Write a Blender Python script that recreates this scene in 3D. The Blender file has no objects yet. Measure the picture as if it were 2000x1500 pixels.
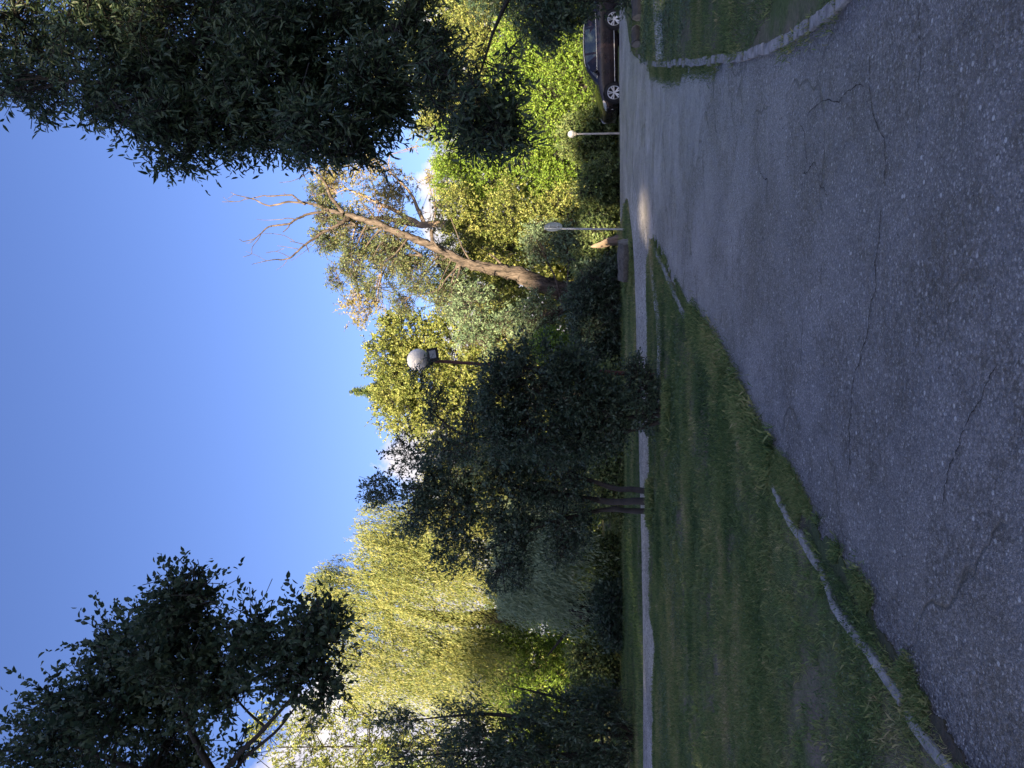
import bpy, bmesh, math, random
import numpy as np
from mathutils import Vector, Matrix
R = math.radians
SC = bpy.context.scene
COL = SC.collection

# ------------------------------------------------------------------ camera
F = 1502.0                    # focal length in photo pixels (portrait photo 1500 x 2000)
PITCH = R(4.57)
CAM = Vector((0.0, 0.0, 1.6))
cd = bpy.data.cameras.new('camera'); cam = bpy.data.objects.new('camera', cd); COL.objects.link(cam)
cd.sensor_width = 36.0; cd.lens = 36.0*F/2000.0; cd.clip_start = 0.05; cd.clip_end = 6000
fw = Vector((0, math.cos(PITCH), math.sin(PITCH))); up = Vector((0, -math.sin(PITCH), math.cos(PITCH))); rt = Vector((1, 0, 0))
# the phone was held on its side: picture right = world down, picture up = world right
m = Matrix((( -up.x, rt.x, -fw.x, CAM.x), (-up.y, rt.y, -fw.y, CAM.y), (-up.z, rt.z, -fw.z, CAM.z), (0, 0, 0, 1)))
cam.matrix_world = m
SC.camera = cam

def ray(U, V):
    a = (U-750)/F; b = (V-1000)/F
    return fw + rt*a - up*b
def P(U, V, d):               # the point at depth y = d metres
    r = ray(U, V); return CAM + r*(d/r.y)
def G(U, V, z=0.0):           # the point on the ground plane
    r = ray(U, V); t = (z-CAM.z)/r.z
    return CAM + r*t

# ------------------------------------------------------------------ light
SUN_EL, SUN_AZ = 18.0, 20.0   # sun low behind the camera, a little to the left
w = bpy.data.worlds.new('World'); SC.world = w; w.use_nodes = True
nt = w.node_tree; nt.nodes.clear()
def N(nt, t, **k):
    n = nt.nodes.new(t)
    for a, b in k.items(): setattr(n, a, b)
    return n
def mathn(nt, op, a, b=None, clamp=False):
    n = nt.nodes.new('ShaderNodeMath'); n.operation = op; n.use_clamp = clamp
    for i, v in enumerate((a, b)):
        if v is None: continue
        if isinstance(v, (int, float)): n.inputs[i].default_value = v
        else: nt.links.new(v, n.inputs[i])
    return n.outputs[0]
sky = N(nt, 'ShaderNodeTexSky', sky_type='NISHITA', sun_disc=False, sun_elevation=R(SUN_EL), sun_rotation=R(180+SUN_AZ), air_density=1.0, dust_density=1.4, ozone_density=3.0, altitude=200)
bg = N(nt, 'ShaderNodeBackground'); bg.inputs['Strength'].default_value = 0.055
wo = N(nt, 'ShaderNodeOutputWorld')
tc = N(nt, 'ShaderNodeTexCoord'); sep = N(nt, 'ShaderNodeSeparateXYZ')
nt.links.new(tc.outputs['Generated'], sep.inputs[0])
az = mathn(nt, 'ARCTAN2', sep.outputs[0], sep.outputs[1])
el = mathn(nt, 'ARCSINE', sep.outputs[2])
# cloud bank standing on the horizon: its top height changes with direction
cmb = N(nt, 'ShaderNodeCombineXYZ'); nt.links.new(az, cmb.inputs[0]); nt.links.new(el, cmb.inputs[1])
ns = N(nt, 'ShaderNodeTexNoise'); ns.inputs['Scale'].default_value = 9; ns.inputs['Detail'].default_value = 8; ns.inputs['Roughness'].default_value = 0.6
nt.links.new(cmb.outputs[0], ns.inputs['Vector'])
ramp = N(nt, 'ShaderNodeFloatCurve')
cv = ramp.mapping.curves[0]
pts = [(0.0, .36), (.115, .345), (.19, .335), (.26, .215), (.36, .20), (.40, .225), (.42, .252), (.45, .245), (.48, .19), (.60, .19), (.68, .188), (.78, .198), (.9, .20), (1, .19)]
cv.points[0].location = pts[0]; cv.points[1].location = pts[-1]
for p in pts[1:-1]: cv.points.new(*p)
ramp.mapping.update()
an = mathn(nt, 'ADD', mathn(nt, 'MULTIPLY', az, 0.8), 0.5, True)     # az -0.62..0.62 -> 0..1
nt.links.new(an, ramp.inputs['Value'])
top = mathn(nt, 'ADD', ramp.outputs[0], mathn(nt, 'MULTIPLY', mathn(nt, 'SUBTRACT', ns.outputs[0], 0.5), 0.16))
dif = mathn(nt, 'SUBTRACT', top, el)
mask = mathn(nt, 'MULTIPLY', dif, 55.0, True)
front = mathn(nt, 'GREATER_THAN', sep.outputs[1], 0.3)
mask = mathn(nt, 'MULTIPLY', mask, front)
# unseen broken cloud added over the sky behind the viewpoint as soft fill
nb = N(nt, 'ShaderNodeTexNoise'); nb.inputs['Scale'].default_value = 2.2; nb.inputs['Detail'].default_value = 6
nt.links.new(tc.outputs['Generated'], nb.inputs['Vector'])
mb = mathn(nt, 'MULTIPLY', mathn(nt, 'MULTIPLY', mathn(nt, 'SUBTRACT', nb.outputs[0], 0.43), 9.0, True), mathn(nt, 'MULTIPLY', mathn(nt, 'SUBTRACT', mathn(nt, 'MULTIPLY', sep.outputs[1], -1.0), 0.02), 5.0, True))
mask = mathn(nt, 'MAXIMUM', mask, mathn(nt, 'MULTIPLY', mb, .35))
nc = N(nt, 'ShaderNodeTexNoise'); nc.inputs['Scale'].default_value = 22; nc.inputs['Detail'].default_value = 7
nt.links.new(cmb.outputs[0], nc.inputs['Vector'])
cr = N(nt, 'ShaderNodeValToRGB'); nt.links.new(nc.outputs[0], cr.inputs[0])
cr.color_ramp.elements[0].position = .35; cr.color_ramp.elements[0].color = (.68, .66, .76, 1)
cr.color_ramp.elements[1].position = .6; cr.color_ramp.elements[1].color = (1, .93, .92, 1)
CLOUD_GAIN = N(nt, 'ShaderNodeVectorMath', operation='SCALE'); nt.links.new(cr.outputs[0], CLOUD_GAIN.inputs[0]); CLOUD_GAIN.inputs['Scale'].default_value = 5.2
mx = N(nt, 'ShaderNodeMix', data_type='RGBA'); nt.links.new(mask, mx.inputs['Factor']); wb = N(nt, 'ShaderNodeVectorMath', operation='MULTIPLY'); nt.links.new(sky.outputs[0], wb.inputs[0]); wb.inputs[1].default_value = (.80, .78, 1.06); nt.links.new(wb.outputs[0], mx.inputs['A']); nt.links.new(CLOUD_GAIN.outputs[0], mx.inputs['B'])
nt.links.new(mx.outputs['Result'], bg.inputs['Color']); nt.links.new(bg.outputs[0], wo.inputs[0])

sd = bpy.data.lights.new('sun', 'SUN'); sd.energy = 5.0; sd.angle = R(0.5); sd.color = (1.0, .80, .50)
so = bpy.data.objects.new('sun', sd); COL.objects.link(so)
SDIR = Vector((math.sin(R(SUN_AZ))*math.cos(R(SUN_EL)), math.cos(R(SUN_AZ))*math.cos(R(SUN_EL)), -math.sin(R(SUN_EL))))
so.rotation_euler = SDIR.to_track_quat('-Z', 'Y').to_euler(); so.location = (-20, -40, 30)
SC.view_settings.view_transform = 'Standard'; SC.view_settings.look = 'None'; SC.view_settings.gamma = 1; SC.view_settings.exposure = 2.15
SC.render.engine = 'CYCLES'
SC.cycles.max_bounces = 6; SC.cycles.transparent_max_bounces = 4; SC.cycles.transmission_bounces = 4
SC.cycles.diffuse_bounces = 3

# ------------------------------------------------------------------ materials
def mat(name, col=(.5, .5, .5), rough=.7, metal=0.0, spec=.5):
    m = bpy.data.materials.new(name); m.use_nodes = True
    b = m.node_tree.nodes['Principled BSDF']
    b.inputs['Base Color'].default_value = (*col, 1); b.inputs['Roughness'].default_value = rough
    b.inputs['Metallic'].default_value = metal; b.inputs['Specular IOR Level'].default_value = spec
    return m
def bs(m): return m.node_tree.nodes['Principled BSDF']
def noisy(m, scale, stops, detail=6, bump=0.0, bscale=None, stretch=(1, 1, 1), rough=.55):
    """base colour from object-space noise through a ramp, with an optional bump"""
    nt = m.node_tree; L = nt.links
    tc = N(nt, 'ShaderNodeTexCoord'); mp = N(nt, 'ShaderNodeMapping'); mp.inputs['Scale'].default_value = stretch
    L.new(tc.outputs['Object'], mp.inputs[0])
    n = N(nt, 'ShaderNodeTexNoise'); n.inputs['Scale'].default_value = scale; n.inputs['Detail'].default_value = detail; n.inputs['Roughness'].default_value = rough
    L.new(mp.outputs[0], n.inputs['Vector'])
    r = N(nt, 'ShaderNodeValToRGB'); L.new(n.outputs[0], r.inputs[0])
    el = r.color_ramp.elements
    for i, (p, c) in enumerate(stops):
        e = el[i] if i < 2 else el.new(p)
        e.position = p; e.color = (*c, 1)
    L.new(r.outputs[0], bs(m).inputs['Base Color'])
    if bump:
        n2 = N(nt, 'ShaderNodeTexNoise'); n2.inputs['Scale'].default_value = bscale or scale*2; n2.inputs['Detail'].default_value = 5
        L.new(mp.outputs[0], n2.inputs['Vector'])
        b = N(nt, 'ShaderNodeBump'); b.inputs['Strength'].default_value = 1; b.inputs['Distance'].default_value = bump
        L.new(n2.outputs[0], b.inputs['Height']); L.new(b.outputs[0], bs(m).inputs['Normal'])
    return m
def leafmat(name, stops, trans=.35, rough=.5, spec=.35):
    """leaf: random tint per leaf (attribute), clump-scale tint, reflecting and translucent"""
    m = bpy.data.materials.new(name); m.use_nodes = True; nt = m.node_tree; L = nt.links
    b = bs(m); b.inputs['Roughness'].default_value = rough; b.inputs['Specular IOR Level'].default_value = spec
    a = N(nt, 'ShaderNodeAttribute', attribute_name='rnd')
    tc = N(nt, 'ShaderNodeTexCoord'); n = N(nt, 'ShaderNodeTexNoise'); n.inputs['Scale'].default_value = .9; n.inputs['Detail'].default_value = 3
    L.new(tc.outputs['Object'], n.inputs['Vector'])
    f = mathn(nt, 'ADD', mathn(nt, 'MULTIPLY', a.outputs['Fac'], .7), mathn(nt, 'MULTIPLY', mathn(nt, 'SUBTRACT', n.outputs[0], .25), .8), True)
    r = N(nt, 'ShaderNodeValToRGB'); L.new(f, r.inputs[0]); el = r.color_ramp.elements
    for i, (p, c) in enumerate(stops):
        e = el[i] if i < 2 else el.new(p)
        e.position = p; e.color = (*c, 1)
    L.new(r.outputs[0], b.inputs['Base Color'])
    t = N(nt, 'ShaderNodeBsdfTranslucent'); L.new(r.outputs[0], t.inputs[0])
    mx = N(nt, 'ShaderNodeMixShader'); mx.inputs[0].default_value = trans
    L.new(b.outputs[0], mx.inputs[1]); L.new(t.outputs[0], mx.inputs[2])
    L.new(mx.outputs[0], nt.nodes['Material Output'].inputs[0])
    return m

# ---- asphalt: aggregate stones of two sizes set in a darker binder, worn patches, hairline cracks
def asphalt(name, dark, light, s1=62, s2=130, crack=True, sky_sheen=False):
    m = mat(name, rough=.45, spec=1.0); nt = m.node_tree; L = nt.links
    tc = N(nt, 'ShaderNodeTexCoord'); co = tc.outputs['Object']
    def vor(s, feat='F1'):
        v = N(nt, 'ShaderNodeTexVoronoi', feature=feat); v.inputs['Scale'].default_value = s; L.new(co, v.inputs['Vector']); return v
    def noi(s, d=4, r=.55):
        n = N(nt, 'ShaderNodeTexNoise'); n.inputs['Scale'].default_value = s; n.inputs['Detail'].default_value = d; n.inputs['Roughness'].default_value = r; L.new(co, n.inputs['Vector']); return n.outputs[0]
    def rampf(x, a, b): 
        mr = N(nt, 'ShaderNodeMapRange'); mr.clamp = True; L.new(x, mr.inputs[0]); mr.inputs[1].default_value = a; mr.inputs[2].default_value = b; return mr.outputs[0]
    v1 = vor(s1); v2 = vor(s2); v3 = vor(s1*.42)
    c1 = N(nt, 'ShaderNodeSeparateColor'); L.new(v1.outputs['Color'], c1.inputs[0])
    c2 = N(nt, 'ShaderNodeSeparateColor'); L.new(v2.outputs['Color'], c2.inputs[0])
    c3 = N(nt, 'ShaderNodeSeparateColor'); L.new(v3.outputs['Color'], c3.inputs[0])
    # fraction of cells that show as bare stone
    st1 = mathn(nt, 'MULTIPLY', rampf(c1.outputs[0], .85, .97), rampf(v1.outputs['Distance'], .55, .30))
    st2 = mathn(nt, 'MULTIPLY', rampf(c2.outputs[1], .74, .96), rampf(v2.outputs['Distance'], .60, .30))
    st3 = mathn(nt, 'MULTIPLY', rampf(c3.outputs[2], .965, .99), rampf(v3.outputs['Distance'], .32, .22))
    stone = mathn(nt, 'MAXIMUM', mathn(nt, 'MAXIMUM', mathn(nt, 'MULTIPLY', st1, .60), mathn(nt, 'MULTIPLY', st2, .55)), mathn(nt, 'MULTIPLY', st3, .8))
    big = noi(.55, 5, .6); mid = noi(6, 6, .65); fine = noi(210, 2)
    base = N(nt, 'ShaderNodeMix', data_type='RGBA')
    f = mathn(nt, 'ADD', mathn(nt, 'MULTIPLY', rampf(big, .38, .62), .6), mathn(nt, 'MULTIPLY', rampf(mid, .35, .65), .4), True)
    L.new(f, base.inputs['Factor']); base.inputs['A'].default_value = (*dark, 1); base.inputs['B'].default_value = (*light, 1)
    # every aggregate grain has a tone of its own, with dark binder in the joints
    tone = mathn(nt, 'ADD', mathn(nt, 'MULTIPLY', c1.outputs[1], .40), mathn(nt, 'MULTIPLY', c2.outputs[0], .60))
    tone = mathn(nt, 'ADD', tone, mathn(nt, 'MULTIPLY', mathn(nt, 'SUBTRACT', fine, .5), 1.2))
    tone = mathn(nt, 'MULTIPLY', mathn(nt, 'ADD', tone, .42), mathn(nt, 'ADD', .62, mathn(nt, 'MULTIPLY', rampf(v1.outputs['Distance'], .66, .40), .38)))
    ts = N(nt, 'ShaderNodeVectorMath', operation='SCALE'); L.new(base.outputs['Result'], ts.inputs[0]); L.new(mathn(nt, 'MAXIMUM', tone, .12), ts.inputs['Scale'])
    if sky_sheen:      # grazing sky reflection painted as paler base colour on the far stretch; ragged onset
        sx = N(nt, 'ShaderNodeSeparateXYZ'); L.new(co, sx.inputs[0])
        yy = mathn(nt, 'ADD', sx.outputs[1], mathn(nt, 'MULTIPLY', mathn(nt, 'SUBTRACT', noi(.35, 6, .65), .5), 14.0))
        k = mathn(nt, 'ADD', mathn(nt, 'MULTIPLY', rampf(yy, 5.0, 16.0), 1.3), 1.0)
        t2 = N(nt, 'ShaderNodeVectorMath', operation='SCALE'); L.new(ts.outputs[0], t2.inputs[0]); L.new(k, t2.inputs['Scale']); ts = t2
    # pits between the stones where the surface has ravelled
    wear = rampf(noi(.8, 8, .78), .465, .56)
    pit = mathn(nt, 'MULTIPLY', mathn(nt, 'ADD', mathn(nt, 'MULTIPLY', wear, .85), .15), mathn(nt, 'MAXIMUM', rampf(noi(34, 4, .7), .50, .58), rampf(noi(8, 6, .75), .56, .62)))
    pm = N(nt, 'ShaderNodeMix', data_type='RGBA'); L.new(mathn(nt, 'MULTIPLY', pit, .85), pm.inputs['Factor']); L.new(ts.outputs[0], pm.inputs['A']); pm.inputs['B'].default_value = (.034, .027, .025, 1)
    sm = N(nt, 'ShaderNodeMix', data_type='RGBA'); L.new(stone, sm.inputs['Factor']); L.new(pm.outputs['Result'], sm.inputs['A']); sm.inputs['B'].default_value = (.66, .65, .63, 1)
    out = sm.outputs['Result']
    hgt = mathn(nt, 'ADD', mathn(nt, 'MULTIPLY', rampf(v1.outputs['Distance'], .6, .1), .5), mathn(nt, 'MULTIPLY', rampf(v2.outputs['Distance'], .6, .1), .3))
    hgt = mathn(nt, 'SUBTRACT', hgt, mathn(nt, 'MULTIPLY', pit, .9))
    if crack:
        # hairline cracks: edges of big distorted cells, broken up by a noise mask
        wn = N(nt, 'ShaderNodeTexNoise'); wn.inputs['Scale'].default_value = 3.0; wn.inputs['Detail'].default_value = 6; L.new(co, wn.inputs['Vector'])
        ad = N(nt, 'ShaderNodeVectorMath', operation='SCALE'); L.new(wn.outputs['Color'], ad.inputs[0]); ad.inputs['Scale'].default_value = .45
        a2 = N(nt, 'ShaderNodeVectorMath', operation='ADD'); L.new(co, a2.inputs[0]); L.new(ad.outputs[0], a2.inputs[1])
        vc = N(nt, 'ShaderNodeTexVoronoi', feature='DISTANCE_TO_EDGE'); vc.inputs['Scale'].default_value = .33; L.new(a2.outputs[0], vc.inputs['Vector'])
        ck = mathn(nt, 'MULTIPLY', rampf(vc.outputs['Distance'], .006, .001), rampf(noi(.8, 4), .44, .52))
        # close crazing where the surface has begun to break up
        vf = N(nt, 'ShaderNodeTexVoronoi', feature='DISTANCE_TO_EDGE'); vf.inputs['Scale'].default_value = 3.4; L.new(a2.outputs[0], vf.inputs['Vector'])
        cz = mathn(nt, 'MULTIPLY', rampf(vf.outputs['Distance'], .045, .012), rampf(noi(.42, 5, .6), .53, .60))
        cz = mathn(nt, 'MULTIPLY', cz, rampf(noi(11, 4, .7), .42, .56))
        ck = mathn(nt, 'MAXIMUM', ck, mathn(nt, 'MULTIPLY', cz, .85))
        cm = N(nt, 'ShaderNodeMix', data_type='RGBA'); L.new(mathn(nt, 'MULTIPLY', ck, .75), cm.inputs['Factor']); L.new(out, cm.inputs['A']); cm.inputs['B'].default_value = (.018, .016, .014, 1)
        out = cm.outputs['Result']; hgt = mathn(nt, 'SUBTRACT', hgt, mathn(nt, 'MULTIPLY', ck, 1.5))
    L.new(out, bs(m).inputs['Base Color'])
    b = N(nt, 'ShaderNodeBump'); b.inputs['Distance'].default_value = .011; b.inputs['Strength'].default_value = 1.0
    L.new(hgt, b.inputs['Height']); L.new(b.outputs[0], bs(m).inputs['Normal'])
    return m
M = {}
M['asphalt'] = asphalt('asphalt', (.130, .120, .118), (.300, .280, .276), sky_sheen=True)
M['path'] = asphalt('path_gravel', (.42, .40, .40), (.66, .62, .61), 13, 30, False)
M['crack'] = noisy(mat('crack_dirt', rough=.95), 40, [(.3, (.012, .010, .009)), (.7, (.05, .045, .04))])
M['concrete'] = noisy(mat('kerb_concrete', rough=.9), 14, [(.28, (.10, .10, .095)), (.45, (.24, .235, .225)), (.72, (.38, .37, .355))], bump=.012, bscale=45)
M['log'] = noisy(mat('weathered_log', rough=.95), 3, [(.3, (.06, .058, .055)), (.55, (.125, .12, .112)), (.8, (.19, .18, .17))], bump=.02, bscale=20, stretch=(1, 6, 6))
M['bark'] = noisy(mat('bark', rough=.95), 5, [(.3, (.012, .011, .011)), (.7, (.036, .033, .031))], bump=.02, bscale=14, stretch=(2, 2, .4))
M['twig'] = noisy(mat('twig_bark', rough=.9), 5, [(.3, (.016, .014, .012)), (.7, (.045, .039, .032))])
M['palebark'] = noisy(mat('pale_bark', rough=.9), 4, [(.3, (.17, .125, .095)), (.6, (.27, .205, .155)), (.8, (.34, .27, .21))], bump=.015, bscale=14, stretch=(2, 2, .5))
M['deadbark'] = noisy(mat('dead_trunk_bark', rough=.95), 3.0, [(.34, (.020, .017, .016)), (.45, (.068, .053, .046)), (.58, (.112, .088, .076)), (.75, (.19, .160, .145))], bump=.09, bscale=7, stretch=(2.6, 2.6, .45))
# ground: soil, thatch and low green in patches
def groundmat(name, green, brown, thr=.5):
    m = mat(name, rough=1, spec=.1); nt = m.node_tree; L = nt.links
    tc = N(nt, 'ShaderNodeTexCoord'); co = tc.outputs['Object']
    n1 = N(nt, 'ShaderNodeTexNoise'); n1.inputs['Scale'].default_value = .7; n1.inputs['Detail'].default_value = 8; n1.inputs['Roughness'].default_value = .65; L.new(co, n1.inputs['Vector'])
    n2 = N(nt, 'ShaderNodeTexNoise'); n2.inputs['Scale'].default_value = 30; n2.inputs['Detail'].default_value = 6; L.new(co, n2.inputs['Vector'])
    r = N(nt, 'ShaderNodeMapRange'); L.new(n1.outputs[0], r.inputs[0]); r.inputs[1].default_value = thr-.06; r.inputs[2].default_value = thr+.08
    a = N(nt, 'ShaderNodeMix', data_type='RGBA'); L.new(n2.outputs[0], a.inputs['Factor']); a.inputs['A'].default_value = (green[0]*.5, green[1]*.5, green[2]*.5, 1); a.inputs['B'].default_value = (green[0]*1.6, green[1]*1.6, green[2]*1.5, 1)
    b = N(nt, 'ShaderNodeMix', data_type='RGBA'); L.new(n2.outputs[0], b.inputs['Factor']); b.inputs['A'].default_value = (brown[0]*.5, brown[1]*.5, brown[2]*.5, 1); b.inputs['B'].default_value = (brown[0]*1.5, brown[1]*1.5, brown[2]*1.5, 1)
    c = N(nt, 'ShaderNodeMix', data_type='RGBA'); L.new(r.outputs[0], c.inputs['Factor']); L.new(a.outputs['Result'], c.inputs['A']); L.new(b.outputs['Result'], c.inputs['B'])
    L.new(c.outputs['Result'], bs(m).inputs['Base Color'])
    bp = N(nt, 'ShaderNodeBump'); bp.inputs['Distance'].default_value = .03; L.new(n2.outputs[0], bp.inputs['Height']); L.new(bp.outputs[0], bs(m).inputs['Normal'])
    return m
M['lawn'] = groundmat('lawn_soil', (.090, .120, .050), (.19, .16, .125), .54)
M['ground'] = groundmat('ground_soil', (.12, .14, .07), (.16, .135, .10), .56)
def grassmat(name, stops): return leafmat(name, stops, trans=.25, rough=.6, spec=.2)
M['grass'] = grassmat('grass_blades', [(.10, (.050, .100, .042)), (.40, (.155, .235, .085)), (.68, (.29, .31, .13)), (.95, (.50, .42, .25))])
M['weed'] = grassmat('pale_weeds', [(.2, (.07, .12, .06)), (.9, (.18, .24, .14))])
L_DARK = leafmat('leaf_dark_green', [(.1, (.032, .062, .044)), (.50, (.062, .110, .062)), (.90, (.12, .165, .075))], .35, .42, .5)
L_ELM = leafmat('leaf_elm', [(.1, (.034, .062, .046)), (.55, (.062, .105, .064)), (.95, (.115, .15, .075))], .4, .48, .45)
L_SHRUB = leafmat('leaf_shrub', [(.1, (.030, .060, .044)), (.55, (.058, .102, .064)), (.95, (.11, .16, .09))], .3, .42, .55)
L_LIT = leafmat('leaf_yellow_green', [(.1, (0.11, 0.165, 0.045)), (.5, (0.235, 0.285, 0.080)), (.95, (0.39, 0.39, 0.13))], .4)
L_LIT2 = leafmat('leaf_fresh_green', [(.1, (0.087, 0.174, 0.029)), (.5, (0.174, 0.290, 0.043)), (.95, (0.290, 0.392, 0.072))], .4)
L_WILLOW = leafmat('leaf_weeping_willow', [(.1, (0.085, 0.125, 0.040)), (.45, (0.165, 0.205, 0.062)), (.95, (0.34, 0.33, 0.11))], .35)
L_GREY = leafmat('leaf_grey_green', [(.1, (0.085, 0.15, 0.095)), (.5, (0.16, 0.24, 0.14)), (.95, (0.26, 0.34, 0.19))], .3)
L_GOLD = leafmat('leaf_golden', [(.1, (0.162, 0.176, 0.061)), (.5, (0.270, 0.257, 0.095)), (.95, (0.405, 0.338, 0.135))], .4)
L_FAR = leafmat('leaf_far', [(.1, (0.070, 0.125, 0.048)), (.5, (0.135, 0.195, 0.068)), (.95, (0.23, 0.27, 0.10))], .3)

# ------------------------------------------------------------------ object helpers
def tag(o, label=None, cat=None, group=None, kind=None):
    if label: o['label'] = label
    if cat: o['category'] = cat
    if group: o['group'] = group
    if kind: o['kind'] = kind
    return o
def empty(name, loc=(0, 0, 0)):
    o = bpy.data.objects.new(name, None); o.location = loc; COL.objects.link(o); o.empty_display_size = .3
    return o
def place(o, parent):
    if parent is not None:
        o.parent = parent; o.location = -Vector(parent.location)      # mesh coordinates are world coordinates
def npmesh(name, V, Q, mats, parent=None, rnd=None, mi=None, smooth=False):
    """V (n,3), Q (m,k) of equal-sized faces"""
    me = bpy.data.meshes.new(name); V = np.asarray(V, np.float32); Q = np.asarray(Q, np.int32)
    k = Q.shape[1]
    me.vertices.add(len(V)); me.vertices.foreach_set('co', V.ravel())
    me.loops.add(Q.size); me.loops.foreach_set('vertex_index', Q.ravel())
    me.polygons.add(len(Q)); me.polygons.foreach_set('loop_start', np.arange(0, Q.size, k, dtype=np.int32)); me.polygons.foreach_set('loop_total', np.full(len(Q), k, np.int32))
    if mi is not None: me.polygons.foreach_set('material_index', np.asarray(mi, np.int32))
    if smooth: me.polygons.foreach_set('use_smooth', np.ones(len(Q), bool))
    me.update(calc_edges=True)
    if rnd is not None:
        a = me.attributes.new('rnd', 'FLOAT', 'POINT'); a.data.foreach_set('value', np.asarray(rnd, np.float32))
    for x in (mats if isinstance(mats, (list, tuple)) else [mats]): me.materials.append(x)
    o = bpy.data.objects.new(name, me); COL.objects.link(o); place(o, parent)
    return o
def bobj(name, bm, mats, parent=None, smooth=False):
    me = bpy.data.meshes.new(name); bm.to_mesh(me); bm.free()
    if smooth: me.polygons.foreach_set('use_smooth', [True]*len(me.polygons))
    for x in (mats if isinstance(mats, (list, tuple)) else [mats]): me.materials.append(x)
    o = bpy.data.objects.new(name, me); COL.objects.link(o); place(o, parent); return o

class Tubes:
    """collects bark tubes along polylines: quads"""
    def __init__(s): s.V = []; s.Q = []; s.n = 0
    def tube(s, pts, rad, k=6, wob=0.0, rng=None):
        pts = np.asarray(pts, float); n = len(pts); rad = np.asarray(rad, float)
        t = np.gradient(pts, axis=0); t /= np.linalg.norm(t, axis=1)[:, None]+1e-9
        ref = np.array([0, 0, 1.0]) if abs(t[0, 2]) < .9 else np.array([1.0, 0, 0])
        a = np.cross(t, ref); a /= np.linalg.norm(a, axis=1)[:, None]+1e-9; b = np.cross(t, a)
        th = np.arange(k)*2*np.pi/k
        r = rad[:, None]*np.ones((1, k))
        if wob and rng is not None: r = r*(1+wob*(rng.random((n, k))-.5))
        V = pts[:, None, :] + (a[:, None, :]*np.cos(th)[None, :, None] + b[:, None, :]*np.sin(th)[None, :, None])*r[:, :, None]
        i = np.arange(n-1)[:, None]*k + np.arange(k)[None, :]; j = np.arange(n-1)[:, None]*k + (np.arange(k)[None, :]+1) % k
        Q = np.stack([i, j, j+k, i+k], -1).reshape(-1, 4)
        s.V.append(V.reshape(-1, 3)); s.Q.append(Q+s.n); s.n += n*k
    def twigs(s, A, B, r0, r1):
        """many straight three-sided twigs at once"""
        A = np.asarray(A, float); B = np.asarray(B, float); n = len(A)
        if not n: return
        t = B-A; t /= np.linalg.norm(t, axis=1)[:, None]+1e-9
        ref = np.where(np.abs(t[:, 2:3]) < .9, [[0, 0, 1.0]], [[1.0, 0, 0]])
        a = np.cross(t, ref); a /= np.linalg.norm(a, axis=1)[:, None]+1e-9; b = np.cross(t, a)
        th = np.arange(3)*2*np.pi/3
        ring = a[:, None, :]*np.cos(th)[None, :, None] + b[:, None, :]*np.sin(th)[None, :, None]
        V = np.concatenate([A[:, None]+ring*r0, B[:, None]+ring*r1], 1).reshape(-1, 3)
        q = np.array([[0, 1, 4, 3], [1, 2, 5, 4], [2, 0, 3, 5]])
        Q = (np.arange(n)[:, None, None]*6+q[None]).reshape(-1, 4)
        s.V.append(V); s.Q.append(Q+s.n); s.n += n*6
    def build(s, name, m, parent=None):
        return npmesh(name, np.concatenate(s.V), np.concatenate(s.Q), m, parent, smooth=True)

def unit(v): return v/(np.linalg.norm(v, axis=-1, keepdims=True)+1e-9)
def noise3(p, f, seed=0):
    r = np.random.default_rng(seed+77); s = 0
    for k in range(5):
        d = unit(r.normal(size=3)); ph = r.random()*6.28; d2 = unit(r.normal(size=3))
        s = s + np.sin((p@d)*f*(1+.45*k)+ph+1.3*np.sin((p@d2)*f*.7+ph))/(1+.25*k)
    return s/3.2            # about -1..1

def leaves(rng, base, axis, nrm, ln, wd, fine=False):
    """leaf polygons: base point, direction, normal, length, width -> V, Q, rnd"""
    n = len(base); side = unit(np.cross(axis, nrm)); nrm = np.cross(side, axis)
    ln = np.asarray(ln)*np.ones(n); wd = np.asarray(wd)*np.ones(n)
    r = rng.random(n)
    if not fine:
        V = np.stack([base, base+axis*(ln*.45)[:, None]+side*(wd*.5)[:, None], base+axis*ln[:, None], base+axis*(ln*.45)[:, None]-side*(wd*.5)[:, None]], 1)
        V[:, 1] += nrm*(wd*.12)[:, None]; V[:, 3] += nrm*(wd*.12)[:, None]
        Q = np.arange(4*n).reshape(n, 4); return V.reshape(-1, 3), Q, np.repeat(r, 4)
    tip = base+axis*ln[:, None]-nrm*(ln*.12)[:, None]
    def pt(t, s): return base+axis*(ln*t)[:, None]+side*(wd*s)[:, None]+nrm*(wd*abs(s)*.35)[:, None]
    V = np.stack([base, pt(.30, .46), pt(.66, .38), tip, pt(.66, -.38), pt(.30, -.46)], 1)
    o = np.arange(n)[:, None]*6
    Q = np.concatenate([o+np.array([[0, 1, 2, 3]]), o+np.array([[0, 3, 4, 5]])])
    return V.reshape(-1, 3), Q, np.repeat(r, 6)

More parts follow.
